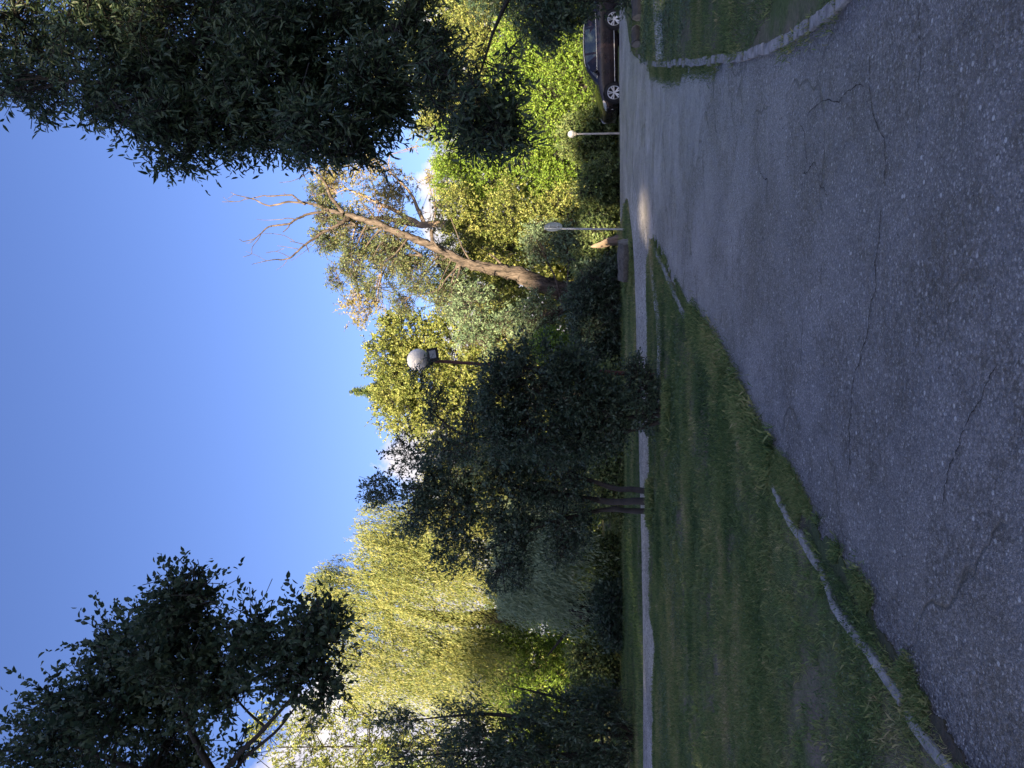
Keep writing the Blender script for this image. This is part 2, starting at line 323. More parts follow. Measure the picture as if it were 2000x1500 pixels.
class Crown:
    def __init__(s): s.V = []; s.Q = []; s.R = []; s.n = 0
    def add(s, V, Q, r): s.V.append(V); s.Q.append(Q+s.n); s.R.append(r); s.n += len(V)
    def build(s, name, m, parent): return npmesh(name, np.concatenate(s.V), np.concatenate(s.Q), m, parent, np.concatenate(s.R))
    def twigleaves(s, rng, A, D, L, m, ln, wd, droop=.0, spread=.9, fine=False, upb=.5):
        """m leaves along each twig that starts at A, points along D and is L long"""
        n = len(A); t = (np.arange(m)+rng.random((n, m)))/m
        Lv = (np.asarray(L)*np.ones(n))[:, None, None]
        pos = A[:, None]+D[:, None]*Lv*t[..., None]
        pos = pos + np.array([0, 0, -1.0])*(droop*.5)*Lv*(t**2)[..., None]
        d0 = unit(rng.normal(size=(n, m, 3))); d0 = d0-(d0*D[:, None]).sum(-1, keepdims=True)*D[:, None]
        ax = unit(D[:, None]*.75+unit(d0)*spread+np.array([0, 0, -1.0])*droop)
        nr = unit(rng.normal(size=(n, m, 3))*.8+np.array([0, -.25, upb]))
        pos = pos.reshape(-1, 3); ax = ax.reshape(-1, 3); nr = nr.reshape(-1, 3)
        k = len(pos); sc = .5+.8*rng.random(k)
        s.add(*leaves(rng, pos, ax, nr, ln*sc, wd*sc, fine))

def lobe_points(rng, c, r, n, shell=.45, bumpy=.28, seed=0, gap=None, gapf=1.2):
    u = unit(rng.normal(size=(int(n*(1.9 if gap is not None else 1)), 3)))
    rad = (shell+(1-shell)*rng.random(len(u))**.6)*(1+bumpy*noise3(u, 3.2, seed))
    p = np.array(c)+u*rad[:, None]*np.array(r)
    if gap is not None:
        k = noise3(p, gapf, seed+5) > gap; p = p[k]; u = u[k]
    return p[:n], u[:n]

def limb(T, rng, a, b, r0, r1, k=6, n=6, sag=.12):
    a = np.array(a, float); b = np.array(b, float); L = np.linalg.norm(b-a)
    t = np.linspace(0, 1, n)[:, None]
    mid = (rng.random(3)-.5)*L*sag*2; mid[2] += L*sag*.6
    p = a*(1-t)+b*t+mid*(4*t*(1-t))*.5+(rng.random((n, 3))-.5)*L*.03*np.sin(t*np.pi)
    T.tube(p, np.linspace(r0, r1, n), k)
    return p

def tree(name, label, cat, base, stems, lobes, lm, bm_, leaf=(.14, .07), m=14, twig=.55, seed=1, group=None,
         droop=.1, spread=.9, fine=False, out=.6, upb=.3, trunk_r=.18, nsec=7, twr=(.006, .003), gapf=1.2, limbs=True, k=8, upb_l=.5):
    """base: foot of the trunk; stems: list of polylines (Vectors) with radii; lobes: (centre, radii, twigs, gap)"""
    rng = np.random.default_rng(seed); root = empty(name, base); tag(root, label, cat, group)
    T = Tubes(); C = Crown(); ends = []
    for pts, rs in stems:
        pts = np.array([list(p) for p in pts], float)
        # resample smoothly
        q = []; rr = []
        for i in range(len(pts)-1):
            for t in np.linspace(0, 1, 5)[:-1]: q.append(pts[i]*(1-t)+pts[i+1]*t); rr.append(rs[i]*(1-t)+rs[i+1]*t)
        q.append(pts[-1]); rr.append(rs[-1]); q = np.array(q); rr = np.array(rr)
        q[1:-1] = (q[:-2]+2*q[1:-1]+q[2:])/4
        q[1:-1] += (rng.random((len(q)-2, 3))-.5)*rr[1:-1, None]*.7
        T.tube(q, rr, k, .25, rng); ends.append((q, rr))
    allp = np.concatenate([e[0][len(e[0])//3:] for e in ends]) if ends else np.array([list(base)]); allr = np.concatenate([e[1][len(e[1])//3:] for e in ends]) if ends else np.array([trunk_r])
    for li, lb in enumerate(lobes):
        c, r, n = lb[0], lb[1], lb[2]; gap = lb[3] if len(lb) > 3 else None
        c = np.array(list(c), float); r = np.array(r, float)
        p, u = lobe_points(rng, c, r, n, seed=seed*31+li, gap=gap, gapf=gapf)
        D = unit(u*out+rng.normal(size=u.shape)*.55+np.array([0, 0, upb]))
        A = p-D*twig*.5
        C.twigleaves(rng, A, D, twig*(.7+.6*rng.random(len(p))), m, leaf[0], leaf[1], droop, spread, fine, upb_l)
        T.twigs(A-D*twig*.25, A+D*twig*.8, twr[0], twr[1])
        if limbs and len(p):
            i = np.argmin(np.linalg.norm(allp-c, axis=1)+np.maximum(0, allp[:, 2]-c[2])*1.5)
            hub = c-(c-allp[i])*.25; r0 = min(allr[i]*.75, .02+.018*np.linalg.norm(r))
            if np.linalg.norm(hub-allp[i]) > .05: limb(T, rng, allp[i], hub, r0, r0*.6, 5)
            for q in p[rng.permutation(len(p))[:nsec]]:
                s = limb(T, rng, hub, q, r0*.5, twr[0]*1.2, 4, 5)
                for _ in range(2):
                    j = rng.integers(1, 4); qq = p[rng.integers(len(p))]
                    if np.linalg.norm(qq-s[j]) < np.linalg.norm(r)*.9: limb(T, rng, s[j], qq, r0*.22, twr[0], 3, 4)
    T.build('trunk', bm_, root); C.build('crown', lm, root)
    return root
def lob(U, V, d, ru, rv, rd, n, gap=None):
    """ellipsoid whose centre stands d metres away; ru, rv are its half sizes seen there, rd its half depth in metres"""
    s = d/F; return (P(U, V, d), (ru*s, rd, rv*s), n, gap)
def V3(*a): return Vector(a)

# ------------------------------------------------------------------ the setting
def gz(x, y):                 # lie of the land: flat by the road, a step down beyond its far edge
    t = np.clip((y-26.4)/1.2, 0, 1); return -.035-.20*t*t*(3-2*t) + np.where(y > 34, (y-34)*.0, 0)
xs = np.concatenate([[-3000, -800, -200, -80], np.arange(-40, 41, 1.0), [80, 200, 800, 3000]])
ys = np.concatenate([[-3000, -600, -150, -60], np.arange(-30, 25, 1.5), np.arange(25, 29, .2), np.arange(29, 60, 1.5), [80, 200, 800, 3000]])
X, Y = np.meshgrid(xs, ys); Z = gz(X, Y)
near = (np.abs(X) < 45) & (Y > 18) & (Y < 60); Z = Z+near*0.02*np.sin(X*1.3)*np.sin(Y*.9)
nx = len(xs); idx = np.arange(len(ys)*nx).reshape(len(ys), nx)
Q = np.stack([idx[:-1, :-1], idx[:-1, 1:], idx[1:, 1:], idx[1:, :-1]], -1).reshape(-1, 4)
tag(npmesh('ground', np.stack([X, Y, Z], -1).reshape(-1, 3), Q, M['ground'], smooth=True), kind='structure')

def sheet(name, poly, z, m, thick=.0, cracks=None):
    bm = bmesh.new(); vs = [bm.verts.new((p[0], p[1], z)) for p in poly]
    f = bm.faces.new(vs); bm.normal_update()
    if f.normal.z < 0: f.normal_flip()
    if thick:
        r = bmesh.ops.extrude_face_region(bm, geom=[f]); 
        # the copy stays on top, the old face goes down as the underside
        for v in vs: v.co.z -= thick
    bmesh.ops.triangulate(bm, faces=[g for g in bm.faces if len(g.verts) > 4])
    mats = [m]
    if cracks:
        mats.append(M['crack'])
        for pts, wd in cracks: ribbon(bm, pts, wd, z+.003, 1)
    return bobj(name, bm, mats)
def jag(pts, n, amp, rng):
    """fractal polyline through pts"""
    p = [Vector((a[0], a[1], 0)) for a in pts]
    for _ in range(n):
        q = []
        for a, b in zip(p[:-1], p[1:]):
            d = b-a; nn = Vector((-d.y, d.x, 0)); q += [a, (a+b)/2+nn*(rng.random()-.5)*amp]
        q.append(p[-1]); p = q
    return p
def ribbon(bm, pts, wd, z, mi):
    rr = random.Random(5); prev = None
    for i, p in enumerate(pts):
        a = pts[max(0, i-1)]; b = pts[min(len(pts)-1, i+1)]; d = (b-a).normalized(); nn = Vector((-d.y, d.x, 0))
        e = wd*(.25+rr.random()*1.1)*min(1, i/6+.1, (len(pts)-1-i)/6+.1)
        l = bm.verts.new((p.x+nn.x*e, p.y+nn.y*e, z)); r = bm.verts.new((p.x-nn.x*e, p.y-nn.y*e, z))
        if prev:
            f = bm.faces.new((prev[0], prev[1], r, l)); f.material_index = mi
            f.normal_update()
            if f.normal.z < 0: f.normal_flip()
        prev = (l, r)
g2 = lambda L: [(G(u, v).x, G(u, v).y) for u, v in L]
rj = random.Random(3)
def densify(poly, amp, n=2):
    out = []
    for a, b in zip(poly, poly[1:]+poly[:1]):
        s = jag([a, b], n, amp, rj); out += [(q.x, q.y) for q in s[:-1]]
    return out
road_poly = [(-7, -8), (-7, 1.0)] + g2([(-100, 1900), (250, 1600), (500, 1440), (760, 1330), (930, 1285), (955, 1262), (955, 1240)]) + densify(g2([(1010, 1237), (1060, 1233), (1112, 1226), (1104, 1219), (1075, 1214), (1062, 1210.5)]), .12)[:-4] + [(9, 26.9), (10.5, 27.15), (12, 27.1), (14, 27.05), (17, 27.1), (30, 27.0), (30, -8)]
crk = []
for L, n, wd, am in [([(1095, 1722), (1050, 1718), (985, 1708), (940, 1712), (880, 1698), (830, 1690), (760, 1668), (690, 1662), (640, 1660), (560, 1655)], 4, 0.0039, .28),
               ([(790, 1950), (745, 1925), (700, 1905), (655, 1880), (620, 1868), (560, 1850), (500, 1840)], 4, 0.0028, .3),
               ([(1330, 1690), (1322, 1655), (1300, 1640), (1290, 1590), (1270, 1575)], 4, .0033, .15),
               ([(1500, 1800), (1440, 1795), (1390, 1800), (1300, 1798), (1220, 1790)], 4, 0.0022, .3),
               ([(1400, 1700), (1340, 1698), (1280, 1705), (1230, 1728), (1190, 1730), (1130, 1725)], 4, .0033, .18),
               ([(1450, 1262), (1380, 1258)], 2, 0.0120, .2),
               ([(1345, 1290), (1300, 1291), (1260, 1291), (1215, 1287)], 3, 0.0180, .1), ([(1310, 1262), (1260, 1261), (1150, 1257), (1080, 1258)], 4, 0.0120, .12),
               ([(1320, 1243), (1240, 1241), (1180, 1239), (1120, 1236)], 4, 0.0180, .1), ([(1240, 1275), (1150, 1276), (1085, 1274), (1040, 1279)], 4, 0.0120, .12),
               ([(1180, 1310), (1080, 1312), (980, 1318)], 4, 0.0084, .12), ([(1220, 1372), (1120, 1376), (1040, 1373)], 4, 0.0055, .2), ([(1060, 1428), (1010, 1432), (960, 1430), (900, 1436)], 4, 0.0044, .2),
               ([(1300, 1480), (1200, 1476), (1150, 1500), (1080, 1496)], 4, 0.0039, .3), ([(1330, 1395), (1250, 1398), (1230, 1402)], 3, 0.0055, .3), ([(900, 1565), (740, 1570)], 4, 0.0028, .3),
               ([(1250, 1560), (1200, 1575), (1160, 1570), (1150, 1600), (1120, 1620)], 4, 0.0033, .5)]:
    crk.append((jag(g2(L), n, am, rj), wd))
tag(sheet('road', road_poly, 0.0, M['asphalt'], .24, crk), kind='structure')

# lawns: slightly raised, uneven turf sheets
def pip(poly, x, y):
    c = np.zeros(len(x), bool); n = len(poly)
    for i in range(n):
        x1, y1 = poly[i]; x2, y2 = poly[(i+1) % n]
        k = ((y1 > y) != (y2 > y)) & (x < (x2-x1)*(y-y1)/(y2-y1+1e-12)+x1); c ^= k
    return c
edge_L = [(1034, 1273), (1022, 1282), (985, 1301), (930, 1326), (872, 1353), (832, 1386), (762, 1424), (690, 1458), (630, 1484), (585, 1512), (548, 1545), (500, 1566), (440, 1598), (372, 1650), (300, 1700), (225, 1742), (165, 1778), (100, 1820), (40, 1862), (-40, 1910), (-130, 1985)]
path_low = [(-500, 1285), (-200, 1281), (0, 1278), (120, 1277), (170, 1276), (205, 1281), (235, 1284), (268, 1279), (300, 1272), (400, 1271), (500, 1271), (640, 1271), (760, 1269), (860, 1267), (940, 1265), (1000, 1266)]
lawn_left = densify(g2(edge_L), .10, 3)[:-8] + [(-3.4, 0), (-3.6, -8), (-20, -8), (-20, 14)] + densify(g2(path_low), .05, 2)[:-4]
def lawn(name, poly, z):
    o = sheet(name, poly, z, M['lawn'], .05); return tag(o, kind='structure')
lawn('lawn', lawn_left, .012)
edge_R = [(1560, 1712), (1500, 1660), (1480, 1632), (1438, 1572), (1403, 1512), (1389, 1472), (1382, 1432), (1378, 1385), (1373, 1335), (1368, 1300), (1370, 1275), (1378, 1254), (1392, 1240), (1420, 1230), (1455, 1226), (1500, 1217), (1560, 1213.5)]
lawn_right = densify(g2(edge_R), .07, 2)[:-4] + [(24, 26.2), (24, 2), (4.0, 1.0), (3.3, 3.2)]
lawn('lawn', lawn_right, .022)
# gravel path: crosses the picture behind the lawn and joins the road
path_far = [(1075, 1231), (1000, 1239), (900, 1242), (800, 1244), (700, 1247), (600, 1249), (500, 1252), (400, 1254), (300, 1256), (150, 1257), (0, 1257), (-200, 1258), (-500, 1258)]
ppoly = densify(g2(path_far), .05, 2)[:-4] + densify(g2(path_low[:-1]+[(1000, 1262), (1050, 1262), (1100, 1247), (1160, 1236), (1120, 1231)]), .06, 2)[:-4]
tag(sheet('path', ppoly, .006, M['path'], .045), kind='structure')
# trodden dirt track across the right lawn, and one beside the path
tr = densify(g2([(1382, 1284), (1440, 1281), (1500, 1278), (1600, 1276), (1600, 1293), (1500, 1297), (1440, 1296), (1388, 1300)]), .12, 3)
tag(sheet('path', tr, .030, M['path'], .02), kind='structure')
tr = densify(g2([(985, 1272), (930, 1277), (880, 1283), (820, 1287), (770, 1286), (700, 1284), (700, 1290), (770, 1292), (820, 1294), (880, 1291), (930, 1284)]), .16, 3)
tag(sheet('path', tr, .030, M['path'], .02), kind='structure')

# kerbs: rows of short concrete stones with open joints
def kerb(name, pts, width, seed, step=.75, skip=()):
    rr = random.Random(seed); bm = bmesh.new()
    p = [Vector((a[0], a[1], 0)) for a in pts]; 
    # arc-length walk
    seg = []; 
    for a, b in zip(p[:-1], p[1:]): seg.append((a, b, (b-a).length))
    tot = sum(s[2] for s in seg)
    def at(s):
        for a, b, l in seg:
            if s <= l: return a+(b-a)*(s/max(l, 1e-6))
            s -= l
        return seg[-1][1]
    s = 0; k = 0
    while s < tot-.2:
        l = step*(.75+.5*rr.random()); e = min(s+l-.012-.03*rr.random(), tot)
        if k not in skip:
            n = 9; top = .034+rr.random()*.018; off = (rr.random()-.5)*.035; tilt = (rr.random()-.5)*.02; rings = []
            for i in range(n):
                q = at(s+(e-s)*i/(n-1)); q2 = at(min(tot, s+(e-s)*i/(n-1)+.05)); q1 = at(max(0, s+(e-s)*i/(n-1)-.05)); d = (q2-q1).normalized(); nn = Vector((-d.y, d.x, 0))
                w = width*.5*(.90+.2*rr.random()); q = q+nn*off; c = .006
                z = top-(.010*rr.random() if i in (0, n-1) else 0)-.007*rr.random()+tilt*(i/(n-1)-.5)
                rings.append([bm.verts.new(q+nn*a+Vector((0, 0, b))) for a, b in ((-w, -.05), (-w, z-c), (-w+c, z), (w-c, z), (w, z-c), (w, -.05))])
            for a, b in zip(rings[:-1], rings[1:]):
                for j in range(5): bm.faces.new((a[j], a[j+1], b[j+1], b[j]))
            bm.faces.new(rings[0][::-1]); bm.faces.new(rings[-1])
        s += l; k += 1
    bmesh.ops.recalc_face_normals(bm, faces=bm.faces[:])
    tag(bobj(name, bm, M['concrete']), kind='structure')
kl = g2([(1026, 1272), (1012, 1281), (965, 1304), (915, 1325), (880, 1343)])
kerb('kerb', kl, .11, 1, .8)
kl = g2([(590, 1492), (560, 1512), (525, 1530), (480, 1552), (430, 1582), (380, 1612), (310, 1640), (255, 1680), (200, 1722), (130, 1772), (80, 1800), (40, 1832), (0, 1862), (-80, 1930), (-160, 2010)])
kerb('kerb', kl, .070, 2, .48, ())
kr = g2([(1560, 1700), (1500, 1648), (1470, 1610), (1435, 1560), (1405, 1508), (1392, 1470), (1385, 1430), (1381, 1380), (1377, 1330), (1374, 1285), (1378, 1262), (1392, 1250)])
kerb('kerb', kr, .088, 3, .30)

kk = [(u, v) for u, v in [(600, 1486), (560, 1509), (525, 1527), (480, 1549), (430, 1579), (380, 1609), (310, 1637), (255, 1677), (200, 1719), (130, 1769), (80, 1797), (40, 1829), (0, 1859), (-80, 1927), (-160, 2007)]]
# ---- grass: blades scattered over the turf, thinner on the bare patches
def scatter(poly, n, rng, xr, yr):
    x = xr[0]+(xr[1]-xr[0])*rng.random(n); y = yr[0]+(yr[1]-yr[0])*rng.random(n)
    k = pip(poly, x, y) & (np.abs(x) < .56*np.maximum(y, 0)+1.2); return x[k], y[k]
def blades(rng, x, y, z, h, w, lean=.5):
    n = len(x); th = rng.random(n)*6.283; dx = np.stack([np.cos(th), np.sin(th), 0*th], 1)
    l = unit(np.stack([rng.normal(size=n)*lean, rng.normal(size=n)*lean, np.ones(n)], 1))
    b = np.stack([x, y, z*np.ones(n)], 1); hh = (h*np.ones(n))[:, None]; ww = (w*np.ones(n))[:, None]
    bend = np.stack([np.cos(th+1), np.sin(th+1), -.3+0*th], 1)*hh*.35*rng.random((n, 1))
    V = np.stack([b-dx*ww*.5, b+dx*ww*.5, b+l*hh*.6+dx*ww*.35, b+l*hh+bend], 1)
    return V.reshape(-1, 3), np.arange(4*n).reshape(n, 4), np.repeat(rng.random(n), 4)
rg = np.random.default_rng(11)
C = Crown()
def patch(poly, n, xr, yr, h, w, bare=.1, lean=.5, z=.02, seed=3, hm=.5):
    x, y = scatter(poly, n, rg, xr, yr); p = np.stack([x, y, 0*x], 1)
    q = noise3(p*np.array([.6, 1.6, 1]), 1.5, seed)+.5*noise3(p, 6, seed+1)
    k = rg.random(len(x)) < np.clip((q+bare+.9)*.9, .12, 1); x, y, q = x[k], y[k], q[k]
    hh = h*(.5+hm*rg.random(len(x)))*np.clip(1+.5*q, .5, 1.6)
    V_, Q_, r_ = blades(rg, x, y, z, hh, w, lean); p2 = np.stack([x, y, 0*x], 1)*np.array([.6, 1.3, 1]); dry = noise3(p2, 1.1, seed+30)+.6*noise3(p2, 4.1, seed+31)
    C.add(V_, Q_, np.clip(-.02+.62*r_+.55*np.repeat(dry, 4), 0, 1))
patch(lawn_left, 330000, (-5, 1), (1.8, 8.5), .052, .0036, -.1, .8)
patch(lawn_left, 300000, (-11, 4), (8, 18.5), .065, .007, 0, .8)
patch(lawn_right, 110000, (3, 8), (3, 11), .050, .005, .5, .8)
patch(lawn_right, 90000, (4, 16), (9, 27), .06, .010, .3)
# shaggy fringe over the kerbs and on to the asphalt
def fringe(pts, n, spread, h, w, z=.0, gate=-.2, lean=.7):
    p = np.array([(q[0], q[1]) for q in pts]); seg = np.linalg.norm(np.diff(p, axis=0), axis=1); cum = np.r_[0, np.cumsum(seg)]
    s = rg.random(n)*cum[-1]; i = np.clip(np.searchsorted(cum, s)-1, 0, len(seg)-1); t = (s-cum[i])/seg[i]
    q = p[i]*(1-t)[:, None]+p[i+1]*t[:, None]; d = (p[i+1]-p[i])/seg[i][:, None]; nn = np.stack([-d[:, 1], d[:, 0]], 1)
    q = q+nn*(rg.normal(size=n)*spread)[:, None]; q3 = np.c_[q, 0*s]
    k = noise3(q3, 4.5, 9)+.5*noise3(q3, 13, 4) > gate; q = q[k]
    V_, Q_, r_ = blades(rg, q[:, 0], q[:, 1], z, h*(.4+.9*rg.random(len(q))), w, lean); C.add(V_, Q_, r_*.72)
fringe(g2(edge_L), 60000, .05, .045, .005, 0, .1, 1.1)
fringe(g2([(u+6, v+5) for u, v in edge_L[9:]]), 60000, .05, .05, .003, 0, .1, 1.2)
fringe(g2([(878, 1350), (832, 1384), (762, 1422), (690, 1456), (630, 1482), (585, 1512)]), 26000, .10, .10, .006, 0, -.5)
fringe(kl, 18000, .06, .04, .004, .02, .55)
fringe(kr, 16000, .07, .05, .005, .01, .3)
fringe(g2([(1362, 1332), (1358, 1300), (1366, 1270)]), 9000, .09, .05, .006, 0, -.9)
fringe(g2([(1372, 1400), (1368, 1345), (1366, 1310), (1370, 1275)]), 9000, .07, .045, .006, .0, -.5)
fringe(g2([(560, 1275), (530, 1276), (480, 1275)]), 7000, .16, .16, .008, 0, -2); fringe(g2([(740, 1308), (690, 1312), (650, 1308)]), 7000, .16, .15, .008, 0, -2)
fringe(g2(path_low), 30000, .06, .05, .009, 0, .0)
# seed stalks, straw and taller tufts
def tufts(poly, n, xr, yr, h, w, per=26, rad=.05):
    x, y = scatter(poly, n, rg, xr, yr); x = np.repeat(x, per)+rg.normal(size=len(x)*per)*rad; y = np.repeat(y, per)+rg.normal(size=len(y)*per)*rad
    tone = np.repeat(rg.random(len(x)//per+1), per)[:len(x)]; k = pip(poly, x, y); x, y, tone = x[k], y[k], tone[k]; V_, Q_, r_ = blades(rg, x, y, .01, h*(.4+.8*rg.random(len(x))), w, .7); C.add(V_, Q_, np.clip(.3*r_+.6*np.repeat(tone, 4), 0, 1))
tufts(lawn_left, 1900, (-5, 1), (1.8, 9), .062, .0034, 34, .04); fringe(g2([(u+2, v+2) for u, v in edge_L[8:]]), 26000, .05, .05, .0035, 0, -.1); fringe(g2([(u+3, v+4) for u, v in kk]), 30000, .05, .045, .003, 0, -.3); tufts(lawn_left, 1900, (-11, 4), (8, 18), .085, .007); tufts(lawn_right, 1000, (3, 14), (3, 20), .08, .008)
C.build('grass', M['grass'], None)
tag(bpy.data.objects['grass'], kind='stuff')
# verge beyond the path
C = Crown()
veg = g2(path_far)[::-1] + [(7.0, 25.5), (7.2, 27), (5, 32), (-26, 34), (-26, 18)]
veg = [(-26, 18.2)]+g2([(-500, 1258), (0, 1257), (300, 1256), (500, 1252), (700, 1247), (900, 1242), (1000, 1238), (1060, 1233), (1112, 1226), (1104, 1219), (1075, 1214), (1062, 1210.5)])+[(6.5, 34), (-26, 34)]
patch(veg, 170000, (-18, 9), (16, 33), .10, .013, .5, z=-.03)
fringe(g2([(1042, 1232), (1015, 1236), (960, 1234), (930, 1232)]), 5000, .09, .13, .010, -.03, -1); fringe(g2([(1000, 1222), (940, 1224)]), 4000, .3, .16, .012, -.03, -1)
o = C.build('grass', M['grass'], None); tag(o, kind='stuff')
# pale broad-leaved weeds between the grass
C = Crown()
def weeds(poly, n, xr, yr, size, gate, seed, z=.04):
    x, y = scatter(poly, n, rg, xr, yr); p = np.stack([x, y, 0*x], 1); q = noise3(p*np.array([.5, 1.5, 1]), 1.6, seed)+.6*noise3(p, 5, seed+1); k = q > gate; p = p[k]
    p[:, 2] = z+rg.random(len(p))*.03; ax = unit(rg.normal(size=p.shape)*np.array([1, 1, .35])); nr = unit(rg.normal(size=p.shape)*.35+np.array([0, 0, 1]))
    s = size*(.6+.8*rg.random(len(p))); C.add(*leaves(rg, p, ax, nr, s, s*.6))
weeds(lawn_left, 40000, (-11, 1), (11, 18), .035, .35, 21)
weeds(lawn_left, 30000, (-5, 2), (2, 11), .014, .4, 22); weeds(lawn_left, 5000, (-9, 3), (3, 18), .022, -9, 25)
weeds(lawn_right, 90000, (5, 13), (8, 24), .040, .0, 23)
weeds(lawn_right, 12000, (3, 8), (3, 9), .02, .4, 24)
o = C.build('weeds', M['weed'], None); tag(o, kind='stuff')
# loose grit lying on the asphalt and along its edges
def grit(n, xr, yr, s0, s1, band=None):
    if band is None:
        x = xr[0]+(xr[1]-xr[0])*rg.random(n); y = yr[0]+(yr[1]-yr[0])*rg.random(n)
        k = (np.abs(x) < .55*y+.5) & ~pip(lawn_left, x, y) & ~pip(lawn_right, x, y) & (y < 27); x, y = x[k], y[k]
    else:
        p = np.array(band); i = rg.integers(0, len(p)-1, n); t = rg.random(n); q = p[i]*(1-t)[:, None]+p[i+1]*t[:, None]+rg.normal(size=(n, 2))*(np.array([.3, .9]) if s0 > .011 else .12); x, y = q[:, 0], q[:, 1]
    n = len(x); s = s0+(s1-s0)*rg.random(n)**3
    base = np.array([[1, 0, 0], [0, 1, 0], [-1, 0, 0], [0, -1, 0], [0, 0, .8], [0, 0, -.3]])
    th = rg.random(n)*6.28; c, sn = np.cos(th), np.sin(th)
    B = base[None]*(.6+.7*rg.random((n, 6, 1))); Vx = B[..., 0]*c[:, None]-B[..., 1]*sn[:, None]; Vy = B[..., 0]*sn[:, None]+B[..., 1]*c[:, None]
    V = np.stack([x[:, None]+Vx*s[:, None]*.5, y[:, None]+Vy*s[:, None]*.5, .004+B[..., 2]*s[:, None]*.45], -1)
    t = np.array([[0, 1, 4], [1, 2, 4], [2, 3, 4], [3, 0, 4]])
    return V.reshape(-1, 3), (np.arange(n)[:, None, None]*6+t[None]).reshape(-1, 3), np.repeat(rg.random(n), 6)
# dirt and litter between the kerb stones and the asphalt
M['dirt'] = groundmat('edge_dirt', (.065, .085, .045), (.080, .070, .058), .52)
ee = [(u+7, v+6) for u, v in edge_L[8:]]
tag(sheet('ground', densify(g2(kk), .10, 2)[:-4]+densify(g2(ee[::-1]), .45, 4)[:-16], .013, M['dirt'], .012), kind='structure')
g = [grit(0+16000, (-4, 6), (1.8, 9), .004, .013), grit(9000, (-4, 10), (6, 22), .008, .018), grit(5000, 0, 0, .006, .02, g2(edge_L)), grit(2500, 0, 0, .006, .016, g2(edge_R[:12])), grit(9000, 0, 0, .012, .035, g2([(u, (a+b)/2) for u, a, b in ((0, 1257, 1278), (300, 1256, 1272), (500, 1252, 1271), (700, 1247, 1270), (900, 1243, 1266), (1040, 1238, 1262))])), grit(6000, 0, 0, .005, .014, g2([(u+16, v+16) for u, v in edge_L[8:]]))]
VV = []; QQ = []; RR = []; n0 = 0
for a, b, c in g: VV.append(a); QQ.append(b+n0); RR.append(c); n0 += len(a)
M['grit'] = leafmat('grit_stone', [(.2, (.08, .075, .075)), (.7, (.20, .195, .19)), (.97, (.42, .42, .41))], .0, .8, .3)
o = npmesh('gravel', np.concatenate(VV), np.concatenate(QQ), M['grit'], None, np.concatenate(RR)); tag(o, kind='stuff')

# ------------------------------------------------------------------ street furniture
def lathe(bm, prof, c, k=32, axis='z'):
    rings = []
    for r, z in prof:
        rings.append([bm.verts.new((c[0]+r*math.cos(2*math.pi*i/k), c[1]+r*math.sin(2*math.pi*i/k), c[2]+z)) for i in range(k)])
    for a, b in zip(rings[:-1], rings[1:]):
        for i in range(k): bm.faces.new((a[i], a[(i+1) % k], b[(i+1) % k], b[i]))
    bm.faces.new(rings[0][::-1]); bm.faces.new(rings[-1])
def box(bm, c, s, rot=None, bev=0.0):
    r = bmesh.ops.create_cube(bm, size=1.0); vs = r['verts']
    for v in vs: v.co = Vector((v.co.x*s[0], v.co.y*s[1], v.co.z*s[2]))
    if bev:
        es = list({e for v in vs for e in v.link_edges}); q = bmesh.ops.bevel(bm, geom=es, offset=bev, segments=2, affect='EDGES'); vs = list({v for f in q['faces'] for v in f.verts} | {v for v in vs if v.is_valid})
    for v in vs:
        if rot: v.co = rot @ v.co
        v.co += Vector(c)
M['rust'] = noisy(mat('rusty_red_paint', rough=.75), 8, [(.3, (.055, .022, .018)), (.6, (.12, .045, .035)), (.85, (.20, .10, .07))], bump=.002, stretch=(1, 1, .3))
M['globe'] = noisy(mat('frosted_white_plastic', rough=.35, spec=.5), 3, [(.3, (.60, .60, .62)), (.7, (.72, .72, .73))]); bs(M['globe']).inputs['Subsurface Weight'].default_value = .0
M['blackmetal'] = noisy(mat('black_metal', rough=.5), 20, [(.3, (.010, .010, .012)), (.7, (.025, .025, .028))])
M['glass'] = mat('lamp_glass', (.30, .33, .36), .12, 0, .6)
M['palepost'] = noisy(mat('cream_post_paint', rough=.6), 6, [(.3, (.50, .46, .38)), (.7, (.65, .61, .54))])
M['galv'] = noisy(mat('galvanised_steel', rough=.4, metal=.7), 10, [(.3, (.42, .44, .46)), (.7, (.60, .62, .64))])
M['signback'] = noisy(mat('sign_back_metal', rough=.45, metal=.5), 4, [(.3, (.28, .31, .30)), (.7, (.42, .45, .44))])
# the near globe lamp, leaning, with a flood light under the globe
LD = 15.0; gc = P(797, 817, LD); foot = P(748, 1300, LD); foot.z = 0; lr = P(785, 1000, LD)
foot = gc + (lr-gc)*((gc.z)/(gc.z-lr.z)); ax = (gc-foot).normalized()
lamp = empty('street_lamp', foot); tag(lamp, 'tall leaning street lamp with rusty pole and large frosted globe rising from the dark shrub', 'street lamp')
T = Tubes(); pp = [foot+ax*t for t in np.linspace(0, (gc-foot).length-.26, 9)]
T.tube([list(p) for p in pp], [.042]*4+[.034]*5, 14); T.build('pole', M['rust'], lamp)
bm = bmesh.new(); lathe(bm, [(.04, -.02), (.085, 0), (.095, .03), (.12, .07), (.115, .085)], (0, 0, 0), 28)
rotm = Vector((0, 0, 1)).rotation_difference(ax).to_matrix()
for v in bm.verts: v.co = rotm @ v.co + gc-ax*.285
bobj('collar', bm, M['blackmetal'], lamp, True)
bm = bmesh.new(); bmesh.ops.create_uvsphere(bm, u_segments=48, v_segments=32, radius=.222)
for v in bm.verts: v.co = rotm @ v.co + gc
bobj('globe', bm, M['globe'], lamp, True)
